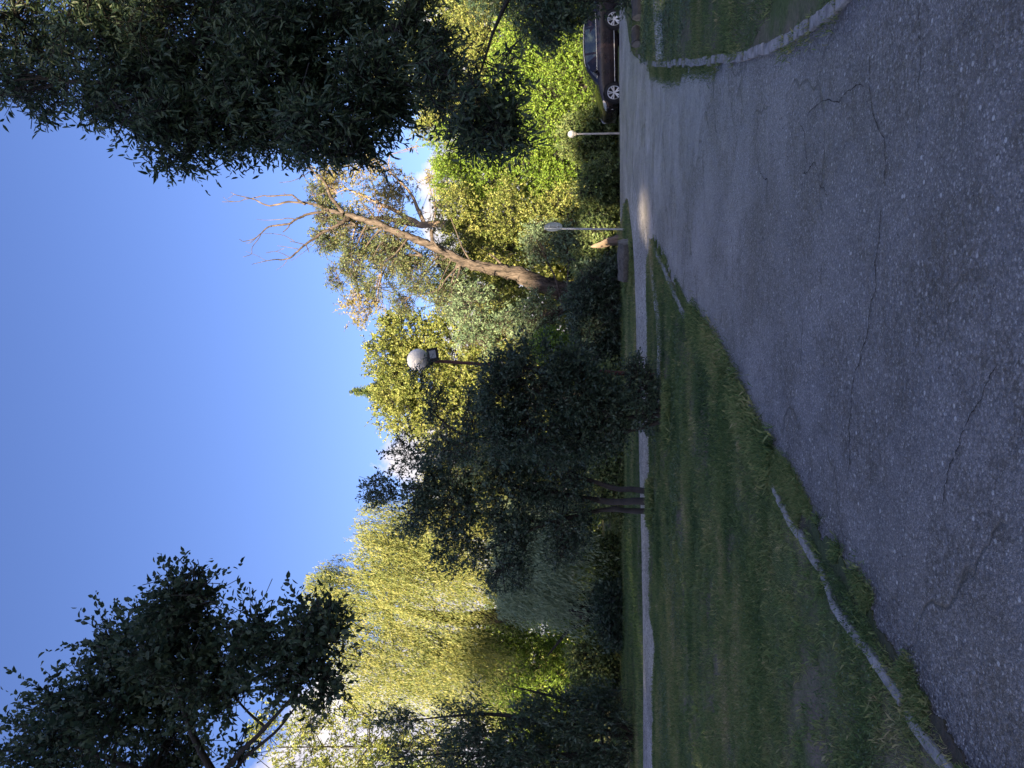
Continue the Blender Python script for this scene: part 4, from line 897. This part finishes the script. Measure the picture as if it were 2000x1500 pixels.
# tall dark shrub at the left edge
tree('leafy_shrub', 'tall dark narrow-leaved shrub at the left edge beyond the gravel path', 'shrub', V3(*P(60, 1225, 21)),
     [([P(60, 1240, 21), P(80, 1100, 21), P(110, 950, 21), P(90, 780, 21)], [.10, .08, .05, .01]), ([P(40, 1240, 21), P(20, 1080, 21), P(30, 900, 21), P(20, 760, 21)], [.09, .07, .04, .01]), ([P(70, 1240, 21), P(130, 1120, 21), P(160, 1000, 21)], [.08, .05, .015])],
     [lob(90, 900, 21, 60, 60, 1.0, 170, -.2), lob(40, 800, 21, 45, 70, 1.0, 120, -.1), lob(95, 770, 21, 25, 50, .6, 60, 0), lob(20, 920, 21, 60, 80, 1.0, 240, -.3), lob(40, 1010, 21, 65, 70, 1.1, 340, -.5), lob(110, 1050, 20.6, 30, 45, .7, 100, -.3), lob(10, 1080, 21, 80, 90, 1.2, 480), lob(100, 1120, 20.8, 50, 50, .9, 220), lob(60, 1180, 20.8, 120, 50, .9, 420), lob(-60, 1000, 21.5, 70, 180, 1.2, 500)],
     L_SHRUB, M['twig'], leaf=(.13, .042), m=13, twig=.55, seed=8, droop=-.1, spread=.6, out=.4, upb=.9, gapf=1.6)

# weeping willows: long hanging strands
def willow(name, label, base, stems, lobes, lm, seed, leaf=(.13, .024), strand=(1.3, 3.4), m=36, drift=(-.30, -.05), group=None, n_in=.35):
    rng = np.random.default_rng(seed); root = empty(name, base); tag(root, label, 'tree', group); T = Tubes(); C = Crown()
    for pts, rs in stems: T.tube([list(p) for p in pts], rs, 8, .2, rng)
    for li, (c, r, n, gap) in enumerate(lobes):
        c = np.array(list(c)); r = np.array(r); p, u = lobe_points(rng, c, r, n, .35, .3, seed*7+li, gap, .9)
        L = strand[0]+(strand[1]-strand[0])*rng.random(len(p)); t = (np.arange(m)+rng.random((len(p), m)))/m
        o = unit(u*np.array([1, 1, .2])+1e-3)[:, None]*(.45*np.sqrt(t))[..., None]
        sw = noise3(p, 1.1, seed+3)[:, None]*.15
        pos = p[:, None]+o+np.stack([t*L[:, None]*(drift[0]+sw)*t, t*L[:, None]*drift[1], .25*np.sin(t*3.1)-L[:, None]*t**1.2], -1)
        pos += rng.normal(size=pos.shape)*.035
        ax = unit(np.stack([np.full(t.shape, drift[0]), np.full(t.shape, drift[1]), -1-0*t], -1)+rng.normal(size=pos.shape)*.42)
        nr = unit(rng.normal(size=pos.shape)*.6+np.array([0, -.9, .3]))
        k = pos.shape[0]*m; s = .6+.8*rng.random(k)
        C.add(*leaves(rng, pos.reshape(-1, 3), ax.reshape(-1, 3), nr.reshape(-1, 3), leaf[0]*s, leaf[1]*s))
        a = np.array(list(stems[0][0][-1])); limb(T, rng, a, c+np.array([0, 0, r[2]*.5]), .07, .02, 5)
        for q in p[rng.permutation(len(p))[:5]]: limb(T, rng, c, q, .02, .008, 3, 4)
    T.build('trunk', M['bark'], root); C.build('crown', lm, root); return root
L_PALE = leafmat('leaf_silvery_willow', [(.1, (.13, .19, .12)), (.5, (.24, .32, .19)), (.95, (.36, .42, .25))], .3)
D = 31.0
willow('weeping_willow', 'tall yellow-green weeping willow lit by the sun on the left', V3(P(300, 1200, D+1).x, D+1, -.24),
       [([P(300, 1226, D+1), P(310, 1100, D+1), P(290, 900, D+1), P(310, 760, D+1)], [.45, .38, .28, .12])],
       [lob(345, 628, D, 55, 32, 1.5, 300), lob(270, 650, D, 60, 40, 1.8, 330, -.5), lob(190, 690, D, 50, 45, 1.6, 220, -.3), lob(120, 760, D, 40, 60, 1.5, 170, -.3), lob(480, 720, D, 40, 35, 1.4, 170, -.4), lob(410, 730, D, 60, 60, 1.8, 440, -.7), lob(350, 760, D-.5, 110, 70, 2.0, 620, -.25), lob(470, 790, D, 45, 50, 1.4, 260, -.6), lob(220, 770, D, 70, 60, 1.8, 420, -.6), lob(440, 860, D-.5, 80, 60, 1.8, 560), lob(300, 850, D-.8, 110, 60, 1.8, 560, -.25), lob(190, 860, D, 60, 60, 1.6, 340, -.5), lob(540, 850, D+1, 50, 50, 1.6, 240, -.5), lob(360, 610, D, 22, 18, .7, 60), lob(150, 800, D, 30, 50, 1.2, 110, -.3), lob(520, 930, D+.5, 60, 40, 1.5, 260)],
       L_WILLOW, 21)
D = 27.0
willow('weeping_willow', 'low grey-green weeping willow in the shade, in front of the tall sunlit one', V3(P(285, 1200, D+.6).x, D+.6, -.2),
       [([P(280, 1228, D+.6), P(292, 1160, D+.6), P(330, 1110, D+.6), P(360, 1050, D+.6)], [.20, .17, .13, .05]), ([P(292, 1160, D+.6), P(270, 1110, D+.5), P(220, 1070, D+.5)], [.12, .07, .02])],
       [lob(440, 985, D, 85, 30, 1.3, 420), lob(370, 990, D, 70, 35, 1.4, 420), lob(400, 1060, D-.5, 100, 35, 1.3, 520), lob(500, 1040, D, 50, 40, 1.1, 240)],
       L_PALE, 22, leaf=(.16, .030), strand=(.9, 1.9), m=22)

# the rest of the wood: sunlit trees and the shaded undergrowth at their feet
def wood(name, label, U, Vb, d, lobes, lm, seed, leaf=(.17, .085), m=12, r=.16, cat='tree', top=None, bark='bark', stems=None, **k):
    b = P(U, 1200, d); b = V3(b.x, d, -.24)
    st = stems or [([V3(b.x, d, -.3), V3(b.x+.1, d, 2), P(U+4, Vb, d), P(U, top or min(l[1] for l in lobes)+25, d)], [r, r*.85, r*.6, r*.15])]
    return tree(name, label, cat, b, st, [lob(l[0], l[1], l[2] if l[2] else d, *l[3:]) for l in lobes], lm, M[bark], leaf=leaf, m=m, seed=seed, twr=(.010, .004), **k)
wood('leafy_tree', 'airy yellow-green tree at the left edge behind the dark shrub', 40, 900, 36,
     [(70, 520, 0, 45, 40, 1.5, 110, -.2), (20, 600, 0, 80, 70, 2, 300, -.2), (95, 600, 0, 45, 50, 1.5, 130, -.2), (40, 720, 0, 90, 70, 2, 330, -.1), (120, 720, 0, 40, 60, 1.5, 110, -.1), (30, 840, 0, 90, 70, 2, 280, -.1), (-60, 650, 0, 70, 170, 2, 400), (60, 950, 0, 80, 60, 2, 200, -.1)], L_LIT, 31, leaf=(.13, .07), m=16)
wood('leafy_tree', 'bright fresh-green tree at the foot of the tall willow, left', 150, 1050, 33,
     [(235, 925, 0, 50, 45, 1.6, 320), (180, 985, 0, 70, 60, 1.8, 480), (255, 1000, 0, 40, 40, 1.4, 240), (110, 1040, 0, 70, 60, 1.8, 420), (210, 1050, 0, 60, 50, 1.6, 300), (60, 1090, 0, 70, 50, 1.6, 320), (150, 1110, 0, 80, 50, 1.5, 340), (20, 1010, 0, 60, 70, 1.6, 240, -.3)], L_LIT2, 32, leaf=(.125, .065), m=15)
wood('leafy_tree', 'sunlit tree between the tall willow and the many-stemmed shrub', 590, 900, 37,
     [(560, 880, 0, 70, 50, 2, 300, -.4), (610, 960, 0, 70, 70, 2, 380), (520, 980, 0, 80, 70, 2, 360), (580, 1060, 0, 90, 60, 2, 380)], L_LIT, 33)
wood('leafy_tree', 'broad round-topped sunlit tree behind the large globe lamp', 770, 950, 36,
     [(800, 760, 0, 55, 45, 1.8, 360), (735, 765, 0, 50, 45, 1.8, 330), (690, 790, 0, 50, 55, 1.8, 330), (850, 800, 0, 50, 55, 1.7, 330, -.6), (760, 830, 0, 90, 60, 2.2, 700), (660, 860, 0, 45, 60, 1.8, 320), (840, 880, 0, 70, 60, 2, 480), (720, 920, 0, 90, 60, 2, 600), (640, 930, 0, 50, 60, 1.8, 260), (800, 970, 0, 90, 60, 2, 520), (740, 1040, 0, 110, 60, 2, 520), (870, 760, 0, 22, 25, 1, 70)], L_LIT, 34, leaf=(.12, .065), m=20)
wood('leafy_tree', 'sunlit tree filling the gap behind the low grey-green willow', 340, 1050, 39,
     [(320, 1000, 0, 80, 60, 2, 420), (300, 1070, 0, 70, 60, 2, 420), (400, 1050, 0, 80, 60, 2, 380), (340, 1130, 0, 100, 50, 2, 380), (260, 1120, 0, 60, 60, 2, 300), (470, 1000, 0, 60, 60, 2, 260), (450, 1120, 0, 80, 50, 2, 300)], L_LIT2, 65, leaf=(.14, .08))
# conifer tip showing above it
def spruce(name, label, U, Vt, d, h, r, seed):
    rng = np.random.default_rng(seed); tp = P(U, Vt, d); b = V3(tp.x, d, -.24); root = empty(name, b); tag(root, label, 'tree')
    T = Tubes(); T.tube([list(b), list(b.lerp(tp, .5)), list(tp)], [.2, .12, .02], 7); C = Crown(); n = 1500
    t = rng.random(n)**.7*h; th = rng.random(n)*6.28; A = np.stack([tp.x+0*t, d+0*t, tp.z-t-.02], 1)
    Dn = unit(np.stack([np.cos(th), np.sin(th), -.25+.5*rng.random(n)], 1)); L = (.12+r*t/h)*(.6+.5*rng.random(n))
    T.twigs(A, A+Dn*L[:, None], .012, .004); C.twigleaves(rng, A, Dn, L, 16, .13, .035, .2, .7)
    T.build('trunk', M['bark'], root); C.build('crown', L_FAR, root)
spruce('spruce_tree', 'narrow pointed conifer tip rising above the round-topped tree', 735, 682, 38.5, 7, 1.9, 35)
wood('leafy_tree', 'grey-green tree crowding the left of the leaning trunk', 905, 1090, 31,
     [(890, 930, 0, 60, 50, 1.5, 360, -.5), (850, 1000, 0, 55, 60, 1.5, 300, -.4), (880, 1050, 0, 60, 45, 1.4, 240, -.3), (820, 930, 0, 40, 40, 1.2, 170, -.3), (930, 880, 33.5, 50, 45, 1.2, 260, -.5), (1030, 1055, 0, 40, 40, 1.0, 240), (1020, 1110, 0, 45, 30, 1.0, 200)], L_GREY, 36, leaf=(.13, .05),
     stems=[([V3(P(905, 1200, 31).x, 31, -.3), P(905, 1110, 31), P(880, 1060, 31), P(850, 1010, 31)], [.17, .13, .10, .03]), ([P(905, 1110, 31), P(865, 1075, 30.9), P(835, 1040, 30.9)], [.08, .05, .02])], bark='deadbark')
wood('round_bush', 'dense blue-green bush at the foot of the leaning trunk', 880, 1150, 26.5,
     [(905, 1135, 0, 50, 32, 1.0, 420), (850, 1150, 0, 55, 35, 1.0, 420), (950, 1160, 0, 45, 30, .9, 300), (880, 1190, 0, 70, 30, 1.0, 420), (810, 1170, 0, 45, 40, 1.0, 300), (960, 1195, 0, 40, 22, .8, 200), (830, 1205, 0, 60, 20, .8, 240)], L_SHRUB, 37, leaf=(.12, .04), cat='bush', r=.06, top=1140)
wood('round_bush', 'green bush with yellow-lit leaves behind the round-headed shrub', 830, 1080, 29,
     [(820, 1075, 0, 40, 35, 1, 260), (800, 1130, 0, 50, 40, 1, 260), (760, 1170, 0, 60, 40, 1, 260)], L_LIT2, 38, cat='bush', r=.06, leaf=(.13, .07))
wood('leafy_tree', 'golden tree with a pinkish bare trunk behind the leaning dead trunk', 1062, 870, 38,
     [(1120, 650, 0, 50, 40, 1.6, 130, 0), (1180, 700, 0, 55, 45, 1.6, 160, 0), (1090, 740, 0, 55, 50, 1.6, 180, 0), (1150, 780, 0, 60, 45, 1.6, 200, 0), (1210, 760, 0, 35, 50, 1.2, 80, .1), (1060, 660, 0, 50, 35, 1.4, 120, 0), (1100, 850, 0, 70, 35, 1.6, 200, -.1), (1180, 640, 0, 50, 25, 1.2, 70, .1), (1010, 760, 0, 40, 45, 1.2, 110, 0), (930, 740, 0, 40, 40, 1.2, 100, 0), (900, 700, 0, 45, 35, 1.2, 100, 0.05)], L_GOLD, 39, leaf=(.12, .05), m=20,
     stems=[([V3(P(1065, 1200, 38).x, 38, -.3), P(1064, 950, 38), P(1060, 820, 38), P(1075, 740, 38)], [.27, .21, .16, .09]), ([P(1060, 820, 38), P(1090, 770, 38), P(1130, 680, 38)], [.16, .10, .03]), ([P(1075, 740, 38), P(1060, 680, 38), P(1055, 640, 38)], [.10, .06, .02]), ([P(1060, 830, 38), P(1130, 800, 38), P(1190, 730, 38)], [.12, .07, .02])], bark='palebark')
# leaning half-dead tree
def dead_tree():
    d = 32.0; rng = np.random.default_rng(40); b = P(922, 1150, d); root = empty('leaning_dead_tree', V3(b.x, d, -.24))
    tag(root, 'huge leaning half-dead tree with pinkish bark, bare forked top branches and thin leafy clumps', 'tree')
    T = Tubes(); mpx = d/F
    def ln(pts, rp, k=8, dy=0.0, wob=.2, crop=False):
        q = []
        for i, (u, v) in enumerate(pts):
            if crop: x = 400+u/5.357; y = 280+v/5.357; u, v = 1500-y, x
            q.append(list(P(u, v, d+dy*i/max(1, len(pts)-1))))
        q = np.array(q); n = len(q); t = np.linspace(0, n-1, (n-1)*4+1); q2 = np.stack([np.interp(t, np.arange(n), q[:, j]) for j in range(3)], 1)
        q2[1:-1] = (q2[:-2]+q2[1:-1]*2+q2[2:])/4
        r = np.interp(t, np.linspace(0, n-1, len(rp)), rp)*mpx
        q2[1:-1] += (rng.random((len(q2)-2, 3))-.5)*r[1:-1, None]*.5
        T.tube(q2, r, k, wob, rng)
    ln([(915, 1215), (922, 1150), (928, 1110), (945, 1060), (962, 1020), (972, 985), (974, 950), (985, 915), (1003, 880), (1022, 840), (1036, 805), (1046, 775), (1062, 740), (1072, 705), (1082, 675)], [25, 22, 20, 17, 14, 11.5, 10, 9, 8, 7.5, 7, 7, 6, 5.5, 4.5], 20, 0, .45)
    c = lambda pts, rp, dy=0.0, k=6: ln(pts, rp, k, dy, .2, True)
    c([(1450, 730), (1310, 560), (1270, 430), (1230, 370), (1120, 280), (930, 180)], [4, 3.2, 2.6, 2.0, 1.3, .6], -1)
    c([(1120, 285), (1110, 290), (1000, 360), (900, 400), (780, 410)], [1, .8, .6, .4], -.6); c([(1130, 290), (1110, 240), (1070, 190)], [.9, .5], .5)
    c([(1450, 745), (1270, 690), (1130, 630), (1000, 620), (870, 610), (760, 640), (680, 655), (600, 630), (540, 595), (460, 570), (310, 535), (270, 510)], [4, 3.4, 2.8, 2.3, 2.1, 1.9, 1.7, 1.5, 1.1, .8, .5], .8)
    c([(1050, 640), (970, 590), (920, 540), (850, 540), (680, 555), (620, 545), (500, 575), (430, 580), (360, 610), (180, 612)], [2, 1.8, 1.6, 1.3, 1.0, .8, .5], 1.4)
    c([(850, 540), (825, 515)], [.8, .4]); c([(1020, 610), (950, 570), (900, 590)], [.9, .4]); c([(310, 535), (240, 580)], [.5, .3]); c([(330, 612), (240, 600), (190, 560)], [.5, .3])
    c([(1290, 700), (1240, 715), (1090, 735), (1000, 775), (940, 800), (890, 845), (780, 855), (700, 865), (650, 880), (590, 940), (520, 1000), (400, 1030), (360, 1000)], [3, 2.8, 2.5, 2.2, 2.0, 1.6, 1.2, .8, .4], -1.2)
    c([(930, 790), (860, 780), (810, 795), (640, 805), (540, 795)], [1, .8, .5, .3]); c([(590, 940), (480, 1040), (430, 1045)], [.8, .4]); c([(590, 940), (570, 990), (490, 1090), (495, 1160), (400, 1190)], [.8, .6, .4]); c([(890, 845), (870, 885), (815, 930)], [1.2, .8])
    c([(1500, 790), (1470, 800), (1380, 860), (1300, 910), (1230, 930), (1170, 980), (1050, 1060), (1000, 1100), (900, 1200), (800, 1220), (740, 1212), (600, 1240), (490, 1265)], [4.5, 4, 3.4, 3.0, 2.6, 2.2, 1.8, 1.5, 1.1, .7, .4], -2)
    c([(1050, 1060), (950, 1035), (890, 1025)], [1, .6]); c([(1060, 1065), (1090, 1140)], [1.1, .7]); c([(900, 1200), (830, 1160), (740, 1125), (640, 1150)], [.8, .5, .3]); c([(975, 1105), (890, 1090), (760, 1070)], [.8, .4]); c([(1150, 1050), (1020, 1150), (900, 1230)], [.5, .3])
    c([(860, 1225), (820, 1280), (750, 1325)], [.6, .3]); c([(940, 1025), (830, 960), (680, 940), (600, 945)], [.7, .5, .3]); c([(740, 1212), (640, 1230), (560, 1180), (430, 1130)], [.6, .4, .3]); c([(830, 1100), (740, 1130), (640, 1140)], [.5, .3]); c([(1160, 600), (1080, 400), (950, 240)], [.9, .6, .3]); c([(1270, 520), (1200, 540), (1110, 545)], [1.2, .6])
    # stubs and side branches of the trunk
    for pts, r in (([(985, 910), (1010, 860), (1030, 845)], [3, 2]), ([(990, 905), (955, 870), (935, 860), (925, 830)], [2.2, 1.2, .6]), ([(1040, 800), (1000, 770), (985, 740)], [2.4, 1.3, .7]), ([(1050, 770), (1020, 740), (1000, 730)], [2, 1]), ([(975, 930), (1010, 905), (1050, 890), (1075, 880)], [2, 1.2, .6]), ([(1022, 845), (1050, 842)], [4, 3.4]), ([(965, 990), (990, 975), (1005, 955)], [4, 2, 1]), ([(925, 1130), (885, 1090), (860, 1050), (855, 1020)], [7, 5, 3, 1.5]), ([(990, 900), (960, 895), (930, 880), (880, 890)], [2, 1, .5]),
                   ([(1000, 885), (950, 860), (900, 850)], [1.6, .8, .4]), ([(1062, 740), (1090, 720), (1110, 700)], [2.5, 1.3, .6])): ln(pts, r, 7, rng.random()*1.5-1)
    C = Crown()
    for i, l in enumerate([(1045, 700, 55, 40, 1.3, 210, -.2), (1000, 770, 45, 50, 1.3, 220, -.1), (985, 700, 45, 40, 1.2, 170, 0), (960, 820, 45, 45, 1.2, 200, -.1), (1090, 640, 35, 28, 1, 110, -.2), (1040, 640, 35, 25, 1, 90, -.1), (920, 800, 35, 40, 1, 120, 0), (1000, 850, 35, 30, 1, 110, -.2), (915, 880, 35, 35, 1, 90, -.1), (1120, 620, 25, 25, .8, 50, 0), (940, 740, 30, 30, 1, 60, .1), (960, 660, 30, 25, .9, 60, .1), (1040, 770, 40, 40, 1.0, 110, 0)]):
        cc, r, n, g = lob(l[0], l[1], d+.9, *l[2:]); n = int(n*1.9)
        p, u = lobe_points(rng, np.array(list(cc)), np.array(r), n, seed=400+i, gap=g, gapf=2.2)
        Dn = unit(u*.6+rng.normal(size=u.shape)*.5); A = p-Dn*.22; C.twigleaves(rng, A, Dn, .5, 11, .12, .042, .3, .8); T.twigs(A-Dn*.15, A+Dn*.4, .010, .004)
        for q in p[:5]: limb(T, rng, np.array(list(cc)), q, .022, .010, 4, 5)
        tq = np.array(list(P(1000 if l[1] > 760 else 1060, min(900, l[1]+55), d))); limb(T, rng, tq, np.array(list(cc)), .05, .02, 5)
    T.build('trunk', M['deadbark'], root); C.build('crown', L_GREYGOLD, root)
L_GREYGOLD = leafmat('leaf_grey_gold', [(.1, (.075, .12, .065)), (.5, (.14, .19, .085)), (.95, (.26, .26, .12))], .4)
dead_tree()

# right-hand bank of sunlit trees
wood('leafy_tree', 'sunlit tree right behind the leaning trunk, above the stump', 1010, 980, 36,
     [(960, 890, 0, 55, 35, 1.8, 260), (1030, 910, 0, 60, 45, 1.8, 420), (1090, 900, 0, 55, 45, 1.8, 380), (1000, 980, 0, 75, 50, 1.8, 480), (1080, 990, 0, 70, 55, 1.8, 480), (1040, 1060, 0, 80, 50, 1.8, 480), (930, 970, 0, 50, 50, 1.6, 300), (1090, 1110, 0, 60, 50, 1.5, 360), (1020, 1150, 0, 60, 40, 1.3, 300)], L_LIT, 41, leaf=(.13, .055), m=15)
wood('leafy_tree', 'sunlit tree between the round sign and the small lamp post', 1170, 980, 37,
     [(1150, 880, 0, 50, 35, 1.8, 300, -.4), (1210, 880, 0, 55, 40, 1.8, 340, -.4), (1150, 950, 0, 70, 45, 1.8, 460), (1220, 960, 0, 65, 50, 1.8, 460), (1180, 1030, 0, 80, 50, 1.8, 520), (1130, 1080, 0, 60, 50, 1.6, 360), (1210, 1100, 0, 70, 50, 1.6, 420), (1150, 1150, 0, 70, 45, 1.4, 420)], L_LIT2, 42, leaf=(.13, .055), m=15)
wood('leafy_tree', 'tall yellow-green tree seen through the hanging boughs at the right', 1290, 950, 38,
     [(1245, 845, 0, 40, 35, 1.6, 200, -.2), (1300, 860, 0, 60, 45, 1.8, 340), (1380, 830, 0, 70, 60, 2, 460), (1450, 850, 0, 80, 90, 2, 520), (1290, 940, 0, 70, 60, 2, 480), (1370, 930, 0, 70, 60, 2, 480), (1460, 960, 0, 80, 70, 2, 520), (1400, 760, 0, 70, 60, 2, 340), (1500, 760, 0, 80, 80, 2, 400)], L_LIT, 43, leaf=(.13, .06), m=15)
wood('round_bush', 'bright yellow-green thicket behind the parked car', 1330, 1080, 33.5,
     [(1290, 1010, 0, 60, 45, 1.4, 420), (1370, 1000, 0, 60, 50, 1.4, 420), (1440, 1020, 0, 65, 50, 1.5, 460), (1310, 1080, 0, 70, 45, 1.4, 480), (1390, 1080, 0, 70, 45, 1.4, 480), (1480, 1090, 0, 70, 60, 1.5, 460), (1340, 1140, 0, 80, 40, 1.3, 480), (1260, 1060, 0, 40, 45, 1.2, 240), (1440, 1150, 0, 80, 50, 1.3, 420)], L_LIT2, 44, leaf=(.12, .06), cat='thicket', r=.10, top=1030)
wood('round_bush', 'dark green bush at the foot of the small lamp post', 1230, 1150, 32.5,
     [(1235, 1130, 0, 45, 45, 1.1, 340), (1200, 1165, 0, 50, 40, 1.1, 340), (1260, 1180, 0, 45, 32, 1.0, 300), (1290, 1190, 0, 35, 25, .9, 180)], L_FAR, 45, leaf=(.13, .07), cat='bush', r=.06, top=1120)
wood('round_bush', 'shaded leafy bush between the round sign and the dark green bush', 1120, 1170, 31,
     [(1130, 1160, 0, 45, 38, 1.0, 320), (1080, 1170, 0, 40, 38, 1.0, 300), (1160, 1185, 0, 40, 28, .9, 240), (1100, 1200, 0, 60, 18, .8, 240)], L_FAR, 46, leaf=(.12, .06), cat='bush', r=.05, top=1150)
wood('round_bush', 'green bush behind the thick weathered log and the stump', 990, 1160, 29.5,
     [(980, 1150, 0, 40, 35, 1.0, 280), (1010, 1185, 0, 35, 28, .8, 200), (950, 1180, 0, 40, 30, .9, 240), (1050, 1165, 0, 28, 40, .8, 200)], L_FAR, 47, leaf=(.12, .06), cat='bush', r=.05, top=1140)
# undergrowth along the left behind the path
for i, (u, v, ru, rv, lab) in enumerate([(-40, 1150, 80, 70, 'dark bush at the far left behind the path, cut by the picture edge'), (190, 1160, 70, 60, 'dark green bush behind the path below the low grey-green willow'), (300, 1190, 60, 35, 'low dark bush at the foot of the low grey-green willow'), (400, 1190, 60, 38, 'low bush behind the path left of the many-stemmed shrub'), (560, 1190, 70, 45, 'bush behind the stems of the taller dark shrub'), (660, 1175, 60, 50, 'bush seen behind the round-headed shrub'), (740, 1195, 50, 35, 'low dark bush right behind the round-headed shrub')]):
    wood('round_bush', lab, u, v, 25.5+(i % 2)*1.5, [(u-ru*.4, v+5, 0, ru*.7, rv*.9, 1.0, 300), (u+ru*.35, v-5, 0, ru*.65, rv*.9, 1.0, 300), (u, v+rv*.5, 0, ru, rv*.5, .9, 320)], L_FAR if i != 2 else L_SHRUB, 50+i, leaf=(.12, .06), cat='bush', r=.05, top=v-10, group='dark bushes behind the path')
# farther trees closing the gaps
for i, (u, vt, lab) in enumerate([(-60, 700, 'far tree behind the airy tree at the left edge'), (180, 930, 'far tree showing between the left edge tree and the tall willow'), (430, 960, 'far tree behind the tall willow'), (620, 940, 'far tree behind the many-stemmed shrub'), (830, 930, 'far tree left of the leaning trunk'), (980, 900, 'far tree behind the leaning trunk'), (1120, 900, 'far tree right of the golden tree'), (1260, 880, 'far tree above the small lamp post'), (1400, 860, 'far tree above the parked car'), (1560, 800, 'far tree beyond the right edge')]):
    d = 46+(i*7 % 5)
    wood('leafy_tree', lab, u, 1000, d, [(u-40, vt+60, 0, 60, 60, 2.2, 260), (u+40, vt+50, 0, 60, 55, 2.2, 260), (u, vt+140, 0, 100, 60, 2.4, 340), (u-30, vt+220, 0, 100, 60, 2.2, 300), (u+30, 1180, 0, 100, 60, 2, 260), (u, 1100, 0, 100, 60, 2, 240)], L_LIT if i % 2 else L_FAR, 70+i, leaf=(.28, .16), m=10, group='far trees closing the view')

# trees standing behind the viewpoint: they keep the evening sun off the road
holes = [(np.array([3.9, 17.8, 0.0]), .60), (np.array([5.3, 28.0, 1.0]), .95)]; sdv = -np.array(list(SDIR))  # gaps cut along the sun's rays so light reaches the road patch and stump
for i, x in enumerate(np.arange(-72, 6, 5.2)):
    rng = np.random.default_rng(200+i); y = -55+rng.random()*3; H = 31.4+.6*math.sin(i*1.7)+(1.2 if x < -24 else 0)+(1.6 if -41 < x < -35 else (-.8 if x <= -41 else 0))
    root = empty('shade_tree', (x, y, -.03)); tag(root, 'tall broad shade tree in the unseen row far behind the viewpoint', 'tree', 'unseen row of tall shade trees behind the viewpoint')
    T = Tubes(); T.tube([(x, y, -.1), (x+.2, y, 6), (x, y+.2, H-2)], [.4, .3, .06], 8); C = Crown()
    for j in range(11):
        c = np.array([x+(rng.random()-.5)*3.4, y+(rng.random()-.5)*2, 5.2+(H-7.6)*j/10]); r = np.array([3.5, 2.7, 2.9])*(1-.25*(j/10)**3)
        n = 420; u = unit(rng.normal(size=(n, 3))); p = c+u*(rng.random((n, 1))**.5)*r; p = np.repeat(p, 5, 0)+rng.normal(size=(n*5, 3))*.3
        k = np.ones(len(p), bool)
        for hole, hr in holes: dd = p-hole; dist = np.linalg.norm(dd-(dd@sdv)[:, None]*sdv, axis=1); k &= noise3(p, 1.9, 5)*.28+dist > hr
        p = p[k & (p[:, 2] < H)]
        C.add(*leaves(rng, p, unit(rng.normal(size=p.shape)), unit(rng.normal(size=p.shape)), .55, .40))
        limb(T, rng, (x, y, max(1.5, c[2]-2)), c, .12, .03, 5)
    T.build('trunk', M['bark'], root); C.build('crown', L_DARK, root)
